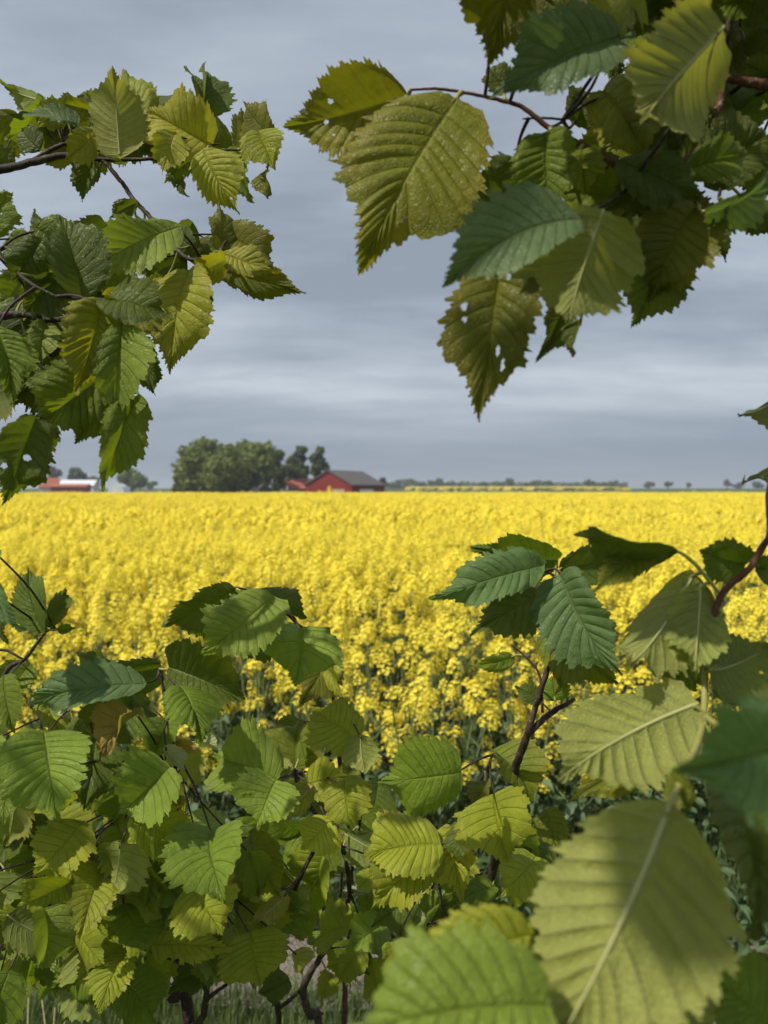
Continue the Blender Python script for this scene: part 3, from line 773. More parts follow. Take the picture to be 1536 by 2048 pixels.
# the plants of the near edge, one by one
NV = 12
VAR = []
for i in range(NV):
    h = 0.88 + 0.24 * ((i * 5) % NV) / NV
    st, hd, lv = plan(100 + i, h, 6 if i % 3 == 0 else 12, 0.50 if i % 3 == 0 else 0.78)
    VAR.append((mesh('stem', *stems_mesh(st), M['rape_green'], True), hd, lv))
rnd = random.Random(21)
spots = []
y = FIELD_Y0; row = 0
while len(spots) < 300:
    half = y * 0.56 + 0.35
    x = -half + rnd.uniform(0, .15)
    while x < half and len(spots) < 300:
        spots.append((x + rnd.uniform(-.07, .07), y + rnd.uniform(-.08, .08), row)); x += rnd.uniform(.15, .26)
    y += 0.15; row += 1
Y_IND = y
for i, (x, y, row) in enumerate(spots):
    vm, hd, lv = VAR[rnd.randrange(NV) if row > 5 else 3 * rnd.randrange(NV // 3)]
    r = empty('rapeseed_plant', (x, y, 0), 'yellow-flowering rapeseed plant at the near edge of the field', 'rapeseed', 'rapeseed plants along the near edge of the field')
    k = rnd.uniform(.86, 1.08) * (0.80 if row == 0 else 0.9 if row == 1 else 1.0) 
    r.scale = (1, 1, k); r.rotation_euler = (rnd.uniform(-.06, .06) + (.10 if row < 2 else 0), rnd.uniform(-.08, .08), rnd.random() * 6.28)
    link('stem', vm, r)
    for q in hd: link('flower_cluster', RAC[q[1]], r, head_mat(q))
    for q in lv: link('leaf', RLEAF[q[1]], r, leaf_mat(q))

# the rest of the field: instanced plants
src = bpy.data.collections.new('crop_sources')
def joined(name, stems, heads, lv, simple=None, sides=4):
    V, F, mi = [], [], []
    if stems:
        v, f = stems_mesh(stems, sides); V += v; F += f; mi += [1] * len(f)
    for q in heads:
        v, f = RACV[q[1]] if simple is None else simple[q[1]]
        m4 = head_mat(q); b = len(V); V += [tuple(m4 @ Vector(a)) for a in v]; F += [tuple(b + i for i in g_) for g_ in f]; mi += [0] * len(f)
    for q in lv:
        v, f = RLV[q[1]]; m4 = leaf_mat(q); b = len(V); V += [tuple(m4 @ Vector(a)) for a in v]; F += [tuple(b + i for i in g_) for g_ in f]; mi += [2] * len(f)
    me = bpy.data.meshes.new(name); me.from_pydata(V, [], F)
    for k in ('petal', 'rape_green', 'rape_leaf'): me.materials.append(M[k])
    me.polygons.foreach_set('material_index', np.array(mi, dtype=np.int32)); me.update()
    return me
def source(name, me):
    o = bpy.data.objects.new(name, me); src.objects.link(o)
for i in range(8):                        # 0..7 full plants
    h = 0.98 + 0.14 * ((i * 3) % 8) / 8
    st, hd, lv = plan(300 + i, h, 12, 0.84); source('a%02d' % i, joined('crop_plant', st, hd, lv[2:]))
SIMP = [raceme(50 + i, 16, 0.030, 0.05, True, 0.017) for i in range(6)]
for i in range(6):                        # 8..13 plants of the middle distance
    h = 1.0 + 0.14 * ((i * 5) % 6) / 6
    st, hd, lv = plan(400 + i, h, 12, 0.86); source('b%02d' % i, joined('crop_plant', st, hd, lv[3:], SIMP, 3))
SIMP2 = [raceme(70 + i, 7, 0.05, 0.06, True, 0.045) for i in range(6)]
for i in range(5):                        # 14..18 patches far off
    rr = random.Random(900 + i); hd = []
    for k in range(46):
        hd.append(((rr.uniform(-.8, .8), rr.uniform(-.8, .8), 1.0 + rr.gauss(0, .055)), rr.randrange(6), rr.uniform(.8, 1.3), 0, 0, rr.random() * 6))
    sl = [((q[0][0] * 1.02 + .03, q[0][1] + .03, .72), rr.randrange(4), .35, -.6, rr.random() * 6) for q in hd[:22]]
    source('c%02d' % i, joined('crop_patch', [], hd, sl, SIMP2))
for i in range(3):                        # 19..21 bare leggy stalks standing above the flowers
    rr = random.Random(950 + i); h = 1.22 + .06 * i
    source('d%02d' % i, joined('crop_stalk', [[(0, 0, .4, .004), (.03, .02, .8, .0035), (.02 + .04 * i, .03, 1.1, .003), (.07 * (i - 1), .0, h, .0022)]], [((.07 * (i - 1), 0, h - .01), i, .45, .2, .1, 0)] if i == 1 else [], []))

pts = []; idx = []; rot = []; scl = []
rs = np.random.RandomState(17)
def scatter(y0, y1, dens, kinds, smin, smax, slope=0.56, margin=0.5):
    n = int(dens * (slope * (y1 * y1 - y0 * y0) + 2 * margin * (y1 - y0)))
    yy = np.sqrt(rs.rand(n) * (y1 * y1 - y0 * y0) + y0 * y0)
    xx = (rs.rand(n) * 2 - 1) * (yy * slope + margin)
    for x, y in zip(xx, yy):
        und = 0.045 * math.sin(x * .35 + 1.3 * math.sin(y * .11)) + .03 * math.sin(y * .5 + x * .15)
        pts.append((x, y, und)); idx.append(kinds[rs.randint(len(kinds))]); rot.append(rs.rand() * 6.28); scl.append(rs.uniform(smin, smax))
scatter(Y_IND - .1, 11, 28, list(range(8)), .92, 1.06)
scatter(11, 42, 17, list(range(8, 14)), .92, 1.07)
scatter(42, FIELD_Y1, 0.85, list(range(14, 19)), .97, 1.03, 0.58, 3)
scatter(4.5, 30, 0.10, [19, 20, 21], .92, 1.04)
scatter(7, 26, 0.07, list(range(8)), 1.18, 1.42)
scatter(25, FIELD_Y1, 0.018, list(range(8, 14)), 1.14, 1.32)
me = bpy.data.meshes.new('rapeseed_crop'); me.from_pydata(pts, [], [])
for nm, typ, arr in (('kind_i', 'INT', np.array(idx, dtype=np.int32)), ('rotz', 'FLOAT', np.array(rot, dtype=np.float32)), ('scl', 'FLOAT', np.array(scl, dtype=np.float32))):
    at = me.attributes.new(nm, typ, 'POINT'); at.data.foreach_set('value', arr)
crop = link('rapeseed_crop', me)
tag(crop, 'field of yellow-flowering rapeseed stretching to the horizon', 'rapeseed field', kind='stuff')
ng = bpy.data.node_groups.new('crop_instances', 'GeometryNodeTree')
ng.interface.new_socket('Geometry', in_out='INPUT', socket_type='NodeSocketGeometry'); ng.interface.new_socket('Geometry', in_out='OUTPUT', socket_type='NodeSocketGeometry')
gi = ng.nodes.new('NodeGroupInput'); go = ng.nodes.new('NodeGroupOutput')
ci = ng.nodes.new('GeometryNodeCollectionInfo'); ci.inputs['Collection'].default_value = src; ci.inputs['Separate Children'].default_value = True; ci.inputs['Reset Children'].default_value = True
ip = ng.nodes.new('GeometryNodeInstanceOnPoints'); ip.inputs['Pick Instance'].default_value = True
def named(nm, typ):
    n = ng.nodes.new('GeometryNodeInputNamedAttribute'); n.data_type = typ; n.inputs['Name'].default_value = nm
    return next(o_ for o_ in n.outputs if o_.enabled and o_.name == 'Attribute')
cxyz = ng.nodes.new('ShaderNodeCombineXYZ')
L_ = ng.links
L_.new(gi.outputs[0], ip.inputs['Points']); L_.new(ci.outputs[0], ip.inputs['Instance']); L_.new(named('kind_i', 'INT'), ip.inputs['Instance Index'])
L_.new(named('rotz', 'FLOAT'), cxyz.inputs[2]); L_.new(cxyz.outputs[0], ip.inputs['Rotation']); L_.new(named('scl', 'FLOAT'), ip.inputs['Scale'])
L_.new(ip.outputs[0], go.inputs[0])
md = crop.modifiers.new('crop_instances', 'NODES'); md.node_group = ng

# ================================================================== verge: grass, weeds, dry stalks
def blades(n, xr, yr, hr, wr, seed, lean=0.5):
    rs = np.random.RandomState(seed); V = []; F = []
    for k in range(n):
        x, y = rs.uniform(*xr), rs.uniform(*yr)
        if 2.40 < y < 2.70 and rs.rand() < .85: continue
        h = rs.uniform(*hr); w = rs.uniform(*wr); th = rs.rand() * 6.28; ln = rs.rand() * lean * h
        dx, dy = math.cos(th), math.sin(th); px, py = -dy * w, dx * w; b = len(V)
        V += [(x - px, y - py, 0), (x + px, y + py, 0), (x - px * .8 + dx * ln * .3, y - py * .8 + dy * ln * .3, h * .55), (x + px * .8 + dx * ln * .3, y + py * .8 + dy * ln * .3, h * .55), (x + dx * ln, y + dy * ln, h * (1 - .3 * ln / h))]
        F += [(b, b + 1, b + 3, b + 2), (b + 2, b + 3, b + 4)]
    return V, F
V, F = blades(22000, (-2.6, 2.6), (0.9, 2.0), (0.04, 0.19), (0.0014, 0.0032), 1)
v2, f2 = blades(24000, (-2.8, 2.8), (1.95, 2.46), (0.03, 0.125), (0.0014, 0.0032), 3)
b0 = len(V); V += v2; F += [tuple(b0 + i for i in f) for f in f2]
v2, f2 = blades(14000, (-3, 3), (2.62, 3.5), (0.06, 0.34), (0.0016, 0.004), 2)
b0 = len(V); V += v2; F += [tuple(b0 + i for i in f) for f in f2]
tag(link('verge_grass', mesh('verge_grass', V, F, M['grass'])), 'short grass growing on both sides of the gravel path', 'grass', kind='stuff')
V, F = [], []
rs = np.random.RandomState(9)
for k in range(4200):
    x, y = rs.uniform(-3, 3), rs.uniform(2.72, 3.6); z = rs.rand() ** 1.2 * (0.10 + .38 * sstep(np.array(y), 2.72, 3.3)); s_ = rs.uniform(.035, .085)
    v, f = RLV[rs.randint(4)]
    m4 = Matrix.Translation((x, y, z)) @ Matrix.Rotation(rs.rand() * 6.28, 4, 'Z') @ Matrix.Rotation(rs.uniform(-.9, .5), 4, 'Y') @ Matrix.Scale(s_ * 1.5, 4)
    b = len(V); V += [tuple(m4 @ Vector(a)) for a in v]; F += [tuple(b + i for i in g_) for g_ in f]
for k in range(1500):
    x, y = rs.uniform(.45, 2.2), rs.uniform(1.9, 2.8); z = rs.rand() ** 1.3 * .32
    v, f = RLV[rs.randint(4)]
    m4 = Matrix.Translation((x, y, z)) @ Matrix.Rotation(rs.rand() * 6.28, 4, 'Z') @ Matrix.Rotation(rs.uniform(-.9, .5), 4, 'Y') @ Matrix.Scale(rs.uniform(.05, .11), 4)
    b = len(V); V += [tuple(m4 @ Vector(a)) for a in v]; F += [tuple(b + i for i in g_) for g_ in f]
tag(link('verge_weeds', mesh('verge_weeds', V, F, M['weed'], True)), 'leafy green weeds crowding the foot of the rapeseed', 'weeds', kind='stuff')

# ================================================================== the hedge in front: branches and shoots
D_ = dict
# ---- upper left branch (reaches in from a trunk left of the frame)
A = Plant('elm_branch', 'leafy elm branch reaching in at upper left, under the plain sky', 'branch', (-0.86, 0.70, 0.0), 0.72)
A.tone = (.92, .86, .9)
A.stem([('w', -0.86, 0.70, -0.05, .016), ('w', -0.84, 0.71, 0.9, .014), ('w', -0.80, 0.72, 1.6, .010), (-330, 420, 7), (-120, 370, 5.0), (-20, 343, 4.2), (60, 326, 3.6), (135, 310, 3.0), (210, 319, 2.0), (310, 317, 1.6), (400, 303, 1.2), (470, 300, 1.0), (528, 300, .8), (540, 330, .6)])
A.stem([(205, 319, 1.9), (240, 360, 2.1), (268, 400, 2.2), (305, 440, 2.0, .68), (345, 490, 1.7, .62), (385, 520, 1.4, .6), (440, 506, 1.1, .6), (462, 520, .8, .6)])
A.stem([(266, 400, 1.3), (272, 436, .9)], name='twig')
A.stem([(60, 326, 2.5), (140, 285, 1.8), (250, 300, 1.2), (300, 280, .9)], name='twig')
A.stem([(310, 317, 1.2), (345, 300, 1.0, .69), (405, 293, .8, .66), (440, 288, .6, .66)], name='twig')
A.stem([(135, 310, 1.4), (180, 300, 1.0, .70), (240, 312, .8, .67)], name='twig')
A.leaves([
    (115, 203, 2, 168, 44, 'G', D_(dz=.03, roll=35, side='b', curl=.9)), (188, 222, 112, 198, 42, 'y', D_(roll=-30)),
    (240, 318, 225, 131, 108, 'b', D_(d=.66, dz=-.02, side='b', curl=.5, wav=1.5)), (300, 262, 240, 148, 95, 'y', D_(d=.74, dz=.02)),
    (428, 290, 293, 222, 108, 'Y', D_(d=.66, curl=1.0, corr=1.4, roll=12, sb=-.4)), (405, 296, 479, 430, 86, 'Y', D_(d=.64, curl=.9, corr=1.5, roll=15)),
    (350, 263, 324, 350, 62, 'Y', D_(d=.63, roll=10)), (398, 232, 407, 126, 44, 'd', D_(d=.74, roll=45, fold=.8)), (398, 230, 368, 133, 26, 'd', D_(d=.75, roll=55, fold=.5)),
    (135, 222, 74, 252, 48, 'y', {}), (158, 252, 25, 234, 32, 's', D_(d=.68, roll=50, curl=.8)), (80, 300, 42, 256, 48, 'd', {}),
    (192, 262, 128, 322, 56, 'Y', D_(d=.69)), (198, 300, 164, 404, 46, 'd', D_(d=.74, roll=30, sb=.35)), (352, 335, 374, 394, 26, 'd', D_(d=.76, roll=40)),
    (548, 278, 486, 202, 80, 'o', D_(d=.70, roll=-25)), (516, 262, 549, 340, 80, 'y', D_(d=.68, curl=.6)), (452, 298, 503, 406, 44, 'g', D_(d=.74, roll=40, wav=2)),
    (533, 336, 533, 397, 26, 'o', D_(d=.73, roll=50)), (392, 312, 328, 366, 42, 'g', D_(d=.74)), (-12, 332, 32, 292, 42, 'd', {}), (312, 286, 282, 226, 54, 'Y', D_(d=.71)),
    (480, 300, 484, 215, 40, 'o', D_(d=.74, roll=40)), (150, 300, 90, 330, 50, 'y', D_(d=.76)), (330, 300, 285, 305, 40, 'd', D_(d=.78)), (105, 262, 140, 232, 44, 'o', D_(d=.76)),
    (170, 250, 215, 205, 60, 'g', D_(d=.76)), (240, 255, 175, 300, 70, 'y', D_(d=.77)),
    # second spray, hanging below the dark twig
    (275, 404, 219, 437, 34, 'd', D_(d=.68)), (366, 452, 162, 553, 100, 'G', D_(d=.56, dz=-.03, roll=18, curl=.35, wav=.7)), (215, 448, 152, 500, 62, 'd', D_(d=.64)),
    (388, 495, 336, 458, 56, 'd', D_(d=.62)), (441, 505, 437, 403, 48, 'o', D_(d=.62, roll=25)), (452, 468, 552, 542, 84, 'o', D_(d=.63, roll=-20)), (445, 508, 548, 546, 54, 'Y', D_(d=.59)),
    (430, 542, 612, 588, 66, 'o', D_(d=.61, corr=1.6, shape='n')), (452, 518, 382, 548, 52, 'Y', D_(d=.58)), (378, 538, 341, 751, 118, 'Y', D_(d=.56, shape='c', corr=.8, curl=.35)),
    (392, 545, 395, 640, 50, 'o', D_(d=.60, roll=40)), (375, 520, 288, 566, 58, 'd', D_(d=.64)), (415, 545, 421, 612, 18, 'd', D_(d=.62, roll=50)), (470, 470, 545, 500, 50, 'o', D_(d=.66)),
    (300, 470, 250, 520, 60, 'd', D_(d=.68)), (330, 560, 290, 610, 55, 'y', D_(d=.62)),
])
A.stem([('w', -0.80, 0.72, 1.6, .008), ('w', -0.66, 0.45, 1.85, .006), ('w', -0.46, 0.18, 1.95, .004), ('w', -0.26, 0.04, 1.99, .002), ('w', -0.14, 0.0, 2.0, .0012)])  # unseen side stem, added to carry the shadow-casting leaves above the camera
for i_, (px_, py_, pd_, t_) in enumerate(((1405, 1700, .218, .60), (1432, 1780, .214, .60), (1415, 1850, .212, .60), (1390, 1640, .222, .60), (1330, 1180, .37, .72), (1250, 540, .33, .40))):  # out-of-view leaves added up the sun ray to shadow the right-hand leaves
    q_ = P(px_, py_, pd_) + S * t_
    u_ = Vector((0.75, 0.35, -0.45)).normalized()
    A.leaf(0, 0, 0, 0, 0, 'g', d=.4, dz=0., world=(q_ - u_ * .04, q_ + u_ * .04, .055), curl=.3)
A.fill(16, (30, 440), (190, 270), (.74, .82), (.042, .06), 'gdyo', 33)
A.fill(10, (160, 480), (440, 520), (.62, .72), (.035, .05), 'gdo', 34)
# ---- lower spray of the left edge
B = Plant('elm_branch', 'drooping elm branch with large leaves at the left edge above the farm roofs', 'branch', (-0.70, 0.56, 0.0), 0.55)
B.tone = (.92, .86, .9)
B.stem([('w', -0.70, 0.56, -0.05, .013), ('w', -0.68, 0.57, 0.9, .011), ('w', -0.60, 0.57, 1.45, .008), (-160, 690, 5), (-40, 645, 3.6), (40, 628, 2.6), (105, 640, 2.0), (190, 618, 1.8), (214, 608, 1.6), (222, 650, 1.1), (232, 672, .8)])
B.stem([(214, 608, 1.5), (240, 562, 1.2, .57), (290, 522, 1.0, .58), (350, 510, .8, .58)], name='twig')
B.stem([(-60, 480, 1.8), (0, 512, 1.4), (55, 562, 1.1, .50), (112, 593, .8, .49)], name='twig')
B.stem([(190, 618, 1.3), (170, 690, 1.1, .56), (130, 760, .9, .55), (85, 830, .8, .50)], name='twig')
B.stem([(222, 650, .9), (262, 710, .8, .53), (272, 785, .6, .50)], name='twig')
B.leaves([
    (-32, 468, 26, 384, 88, 'g', D_(d=.52)), (102, 468, 66, 419, 34, 's', D_(d=.60, roll=35, side='b')), (108, 468, 52, 492, 44, 'G', D_(d=.59)),
    (165, 600, 116, 430, 100, 'd', D_(d=.50, curl=.5, roll=18)), (84, 478, 24, 562, 72, 'd', D_(d=.52, corr=1.5)), (120, 556, 44, 628, 66, 'd', D_(d=.53)), (100, 610, 40, 640, 36, 'Y', D_(d=.57)),
    (208, 602, 346, 640, 78, 'd', D_(d=.47, roll=-40, cup=.4, curl=.9)), (213, 592, 332, 668, 78, 'y', D_(d=.49, roll=12)), (214, 602, 312, 582, 62, 'g', D_(d=.52, roll=-30)),
    (206, 598, 150, 788, 112, 'y', D_(d=.47, corr=1.9, curl=.6, roll=-12)), (246, 640, 226, 846, 96, 'G', D_(d=.46, curl=.5, roll=15, shape='n')), (272, 792, 202, 982, 86, 'g', D_(d=.47, curl=.4, roll=-22, sb=.25, shape='n')),
    (286, 676, 311, 792, 60, 'd', D_(d=.53, roll=25)), (228, 742, 60, 864, 128, 'g', D_(d=.49, corr=1.3, rib=True, curl=.5)), (205, 765, 150, 888, 98, 'g', D_(d=.51)),
    (142, 776, 44, 768, 44, 'd', D_(d=.52, roll=40)), (96, 648, 80, 738, 54, 'G', D_(d=.55)), (-12, 648, 26, 806, 84, 'g', D_(d=.48, corr=2.4, wav=2.0)), (70, 835, 6, 1010, 104, 'd', D_(d=.46, wav=2.0, holes=((.45, .05, .035, 1), (.6, -.12, .03, 1)))),
    (-30, 700, 40, 760, 70, 'd', D_(d=.56)), (150, 640, 95, 720, 60, 'd', D_(d=.57)), (180, 560, 235, 600, 60, 'd', D_(d=.56)), (60, 590, 100, 660, 60, 'g', D_(d=.58)), (150, 480, 200, 560, 70, 'd', D_(d=.6)),
    (20, 470, 70, 520, 50, 'g', D_(d=.6)), (-20, 560, 15, 625, 40, 'G', D_(d=.58, roll=40)), (230, 790, 262, 880, 50, 'd', D_(d=.53)), (90, 835, 55, 900, 70, 'd', D_(d=.5)),
])

B.fill(20, (-20, 230), (440, 740), (.55, .64), (.04, .055), 'gddo', 35)

# ---- upper right branch
C = Plant('elm_branch', 'dense elm branch filling the upper right corner, two ribbed leaves at its tip', 'branch', (0.72, 0.46, 0.0), 0.40)
C.tone = (.86, .80, .9)
C.stem([('w', 0.72, 0.46, -0.05, .017), ('w', 0.68, 0.45, 1.0, .015), ('w', 0.52, 0.42, 1.75, .009), (1720, 230, 6), (1560, 175, 3.2), (1500, 166, 2.4), (1450, 158, 2.2), (1440, 205, 2.2), (1420, 262, 2.1), (1380, 312, 2.2), (1345, 345, 2.2), (1290, 338, 1.9), (1230, 325, 1.7), (1165, 290, 1.5), (1100, 256, 1.4), (1045, 215, 1.2), (1000, 200, 1.0), (955, 190, .9), (880, 178, .75), (820, 180, .6)], mat='red_twig')
C.stem([(1450, 158, 1.8), (1454, 80, 1.8), (1460, -20, 2.0), (1500, -200, 2.4)])
C.stem([(1345, 345, 1.8), (1400, 352, 1.5), (1440, 352, 1.2), (1438, 395, .9)], name='twig')
C.stem([(1100, 256, .8), (1125, 240, .7), (1080, 236, .6), (1045, 238, .4)], name='twig')
C.stem([(1290, 338, 1.2), (1240, 390, 1.0, .37), (1190, 418, .9, .35), (1160, 432, .8, .34)], name='twig')
C.stem([(1345, 345, 1.4), (1390, 400, 1.1, .38), (1400, 420, .9, .38)], name='twig')
C.leaves([
    (816, 190, 566, 254, 140, 'v', D_(d=.42, corr=1.4, roll=8, twist=0, curl=.35, wav=.8, shape='o', holes=((.60, -.115, .020, 1), (.66, .02, .019, 1), (.23, .075, .020, 1), (.62, .12, .010, 1), (.42, .15, .009, 1), (.17, .03, .012, 1.5)))),
    (916, 196, 716, 549, 246, 'v', D_(d=.385, dz=-.01, corr=2.0, curl=.4, fold=.10, wav=.6, shape='c', nv=15, roll=14, twist=0, sb=.1)),
    (800, 236, 678, 366, 66, 'Y', D_(d=.43)), (1040, -170, 978, 132, 262, 'o', D_(d=.37, dz=0., corr=1.6, roll=-10, sb=.2)),
    (1236, 75, 978, 198, 128, 's', D_(d=.345, roll=24, curl=.8, corr=.6, wav=.5)), (1446, 52, 1285, 244, 216, 'b', D_(d=.32, side='b', corr=1.9, curl=.4, wav=1.3, shape='r')),
    (1205, 180, 1292, 322, 118, 'y', D_(d=.42)), (1335, 165, 1342, 330, 156, 'd', D_(d=.41)), (1452, 292, 1540, 165, 108, 'g', D_(d=.42)), (1150, 252, 1162, 172, 64, 'd', D_(d=.43, roll=35)),
    (1090, 264, 1096, 434, 108, 'g', D_(d=.38, corr=1.4, shape='r', fold=.25)), (1165, 300, 1170, 392, 66, 'y', D_(d=.38, corr=1.5, shape='r')), (1066, 345, 936, 434, 108, 'd', D_(d=.42)),
    (1166, 440, 884, 575, 120, 's', D_(d=.31, roll=32, curl=1.1, corr=.5, wav=.5, sb=.35)), (1004, 515, 957, 844, 168, 'o', D_(d=.345, corr=.8, curl=.25, shape='c', wav=.7, holes=((.36, -.165, .020, 1), (.43, -.15, .016, 1), (.14, .06, .018, 1.3), (.58, .06, .013, 2.6), (.66, .10, .012, 2.6)))),
    (1062, 498, 1045, 658, 64, 'Y', D_(d=.38)), (1205, 418, 1136, 650, 236, 'b', D_(d=.325, side='b', corr=1.2, curl=.5, shape='r')), (1135, 585, 1075, 723, 66, 'd', D_(d=.37)), (1162, 636, 1143, 714, 30, 'd', D_(d=.36, roll=45)),
    (1395, 418, 1298, 604, 148, 'o', D_(d=.38, roll=12, shape='r')), (1335, 470, 1262, 657, 116, 'd', D_(d=.39)), (1342, 358, 1208, 422, 86, 'd', D_(d=.38)), (1232, 322, 1402, 402, 88, 'd', D_(d=.37)),
    (1368, 342, 1502, 308, 66, 'g', D_(d=.38)), (1398, 345, 1545, 262, 124, 'd', D_(d=.40)), (1408, 432, 1545, 342, 64, 's', D_(d=.36, roll=50)), (1490, 405, 1550, 470, 60, 'd', D_(d=.42)),
    (1456, 424, 1452, 526, 34, 'd', D_(d=.40, roll=40)), (1462, 428, 1494, 452, 26, 'd', D_(d=.40)), (1505, 8, 1356, 32, 66, 'g', D_(d=.40)), (1300, -40, 1345, 28, 70, 'd', D_(d=.43)), (1500, -30, 1545, 55, 70, 'd', D_(d=.41)),
    (1550, 168, 1481, 124, 42, 'd', D_(d=.42)), (1262, 56, 1176, 116, 66, 's', D_(d=.38, roll=30)), (1014, 182, 972, 138, 50, 'd', D_(d=.41)), (1242, 392, 1118, 384, 74, 'g', D_(d=.40)),
    (1290, 260, 1200, 300, 80, 'y', D_(d=.44)), (1480, 230, 1420, 330, 90, 'd', D_(d=.45)), (1340, 400, 1420, 470, 90, 'd', D_(d=.42)), (1250, 430, 1310, 540, 100, 'd', D_(d=.40)), (1500, 300, 1550, 400, 90, 'd', D_(d=.46)),
    (1180, 320, 1260, 370, 70, 'g', D_(d=.42)), (1380, 330, 1300, 400, 90, 'g', D_(d=.43)), (1240, 240, 1180, 310, 70, 'y', D_(d=.46)), (1550, 60, 1500, 140, 60, 'd', D_(d=.45)), (1400, 250, 1480, 300, 80, 'd', D_(d=.47)),
    (1585, 775, 1474, 830, 40, 'd', D_(d=.42, petiole=False, roll=45, shape='n', curl=.9, side='b')), (1580, 915, 1484, 962, 30, 'd', D_(d=.42, petiole=False, roll=45, shape='n', curl=.8, side='b')),
])
C.fill(20, (1240, 1540), (-60, 330), (.43, .55), (.05, .07), 'dgdo', 31)
C.fill(6, (1010, 1260), (320, 420), (.42, .48), (.035, .05), 'dgy', 32)
C.fill(30, (1150, 1800), (-700, -330), (.30, .52), (.07, .095), 'gdyo', 5)

# ---- lower left: low shrub at the edge
E = Plant('elm_shrub', 'bushy elm shrub at lower left, its crown against the yellow field', 'shrub', P(-40, 2000, 0.80) * 1.0, 0.66)
E.root.location.z = 0; E.base.z = 0
bw = E.base
E.stem([('w', bw.x, bw.y, -0.05, .013), ('w', bw.x + .01, bw.y, .5, .011), (-30, 2000, 8, .82), (15, 1965, 7, .80), (48, 1905, 6, .78), (52, 1845, 5.2, .76), (30, 1800, 4.5, .74), (-10, 1700, 3.6, .72), (-20, 1500, 2.6, .68), (10, 1350, 2.0, .66), (50, 1318, 1.6, .66), (92, 1264, 1.2, .66), (120, 1258, .8, .66)], mat='bark')
E.stem([(15, 1965, 4, .80), (60, 1925, 3, .79), (165, 1912, 2.2, .76), (240, 1900, 1.6, .72), (285, 1885, 1.2, .68)])
E.stem([(0, 1840, 3, .76), (45, 1795, 2.6, .74), (95, 1752, 2.0, .72), (150, 1700, 1.6, .68), (240, 1640, 1.3, .66), (330, 1530, 1.0, .64)])
E.stem([(-40, 1340, 2.0, .66), (0, 1300, 1.4), (45, 1318, 1.0)], name='twig')
E.stem([(-10, 1600, 2.0, .7), (60, 1520, 1.6, .68), (120, 1430, 1.2, .66), (180, 1390, 1.0, .66)], name='twig')
E.leaves([
    (-14, 1096, 37, 1265, 56, 's', D_(d=.56, roll=40, corr=1.5)), (90, 1266, 58, 1138, 64, 'd', D_(d=.64)), (96, 1256, 133, 1176, 34, 'd', D_(d=.65, wav=2)), (-22, 1172, 14, 1288, 56, 'd', D_(d=.60)),
    (116, 1262, 154, 1256, 16, 'g', D_(d=.66)), (88, 1462, 114, 1642, 148, 'G', D_(d=.55, curl=.45, shape='r', corr=1.2)), (8, 1350, 30, 1468, 62, 'g', D_(d=.60)), (84, 1398, 119, 1480, 48, 'y', D_(d=.63)),
    (112, 1388, 138, 1438, 28, 'p', D_(d=.62, side='b', roll=40)), (268, 1398, 178, 1504, 104, 'd', D_(d=.66)), (32, 1556, 8, 1652, 70, 'g', D_(d=.56)), (192, 1478, 166, 1624, 96, 'd', D_(d=.62)),
    (-16, 1472, 20, 1562, 48, 'G', D_(d=.58)), (283, 1424, 194, 1528, 40, 'n', D_(d=.58, roll=45, wav=2.6, cup=.9, corr=2)), (168, 1642, 66, 1754, 108, 'y', D_(d=.58, roll=15)), (236, 1648, 292, 1748, 102, 'y', D_(d=.60, shape='r')),
    (342, 1532, 236, 1630, 124, 'G', D_(d=.56, roll=8, shape='r')), (338, 1440, 302, 1528, 62, 'g', D_(d=.64)), (192, 1698, 106, 1764, 66, 'd', D_(d=.64)), (142, 1778, 12, 1848, 54, 'd', D_(d=.66)),
    (210, 1738, 158, 1886, 86, 'y', D_(d=.58, roll=10)), (266, 1770, 322, 1838, 80, 'y', D_(d=.60, shape='r')), (342, 1666, 302, 1744, 64, 'g', D_(d=.64)), (368, 1764, 288, 1754, 16, 'p', D_(d=.60, roll=60, side='b')),
    (278, 1864, 146, 1970, 108, 'y', D_(d=.58, corr=1.6, roll=18)), (257, 1900, 198, 2038, 76, 'y', D_(d=.57, corr=1.5)), (298, 1890, 464, 1900, 66, 'Y', D_(d=.60, corr=1.8, roll=-15)), (312, 1842, 232, 1852, 36, 'y', D_(d=.62)),
    (-10, 1960, 34, 1996, 40, 'o', D_(d=.70)), (292, 1870, 262, 1944, 44, 'd', D_(d=.64)), (135, 1912, 172, 1952, 36, 'o', D_(d=.70)), (260, 1600, 200, 1660, 60, 'd', D_(d=.68)), (100, 1640, 40, 1690, 60, 'd', D_(d=.68)),
    (30, 1650, -10, 1740, 70, 'd', D_(d=.68)), (-30, 1420, 10, 1500, 60, 'd', D_(d=.68)), (60, 1330, 10, 1400, 60, 'g', D_(d=.68)), (120, 1470, 190, 1470, 60, 'd', D_(d=.70)),
])
E.fill(34, (-40, 330), (1460, 1900), (.68, .95), (.05, .075), 'dgyG', 8)
E.fill(24, (-40, 330), (1480, 1900), (.54, .66), (.03, .045), 'yGy', 58)
E.fill(16, (-20, 330), (1840, 1960), (.66, .8), (.04, .055), 'gyG', 59)
E.fill(22, (-40, 330), (1480, 1940), (.58, .72), (.035, .052), 'gyG', 48)

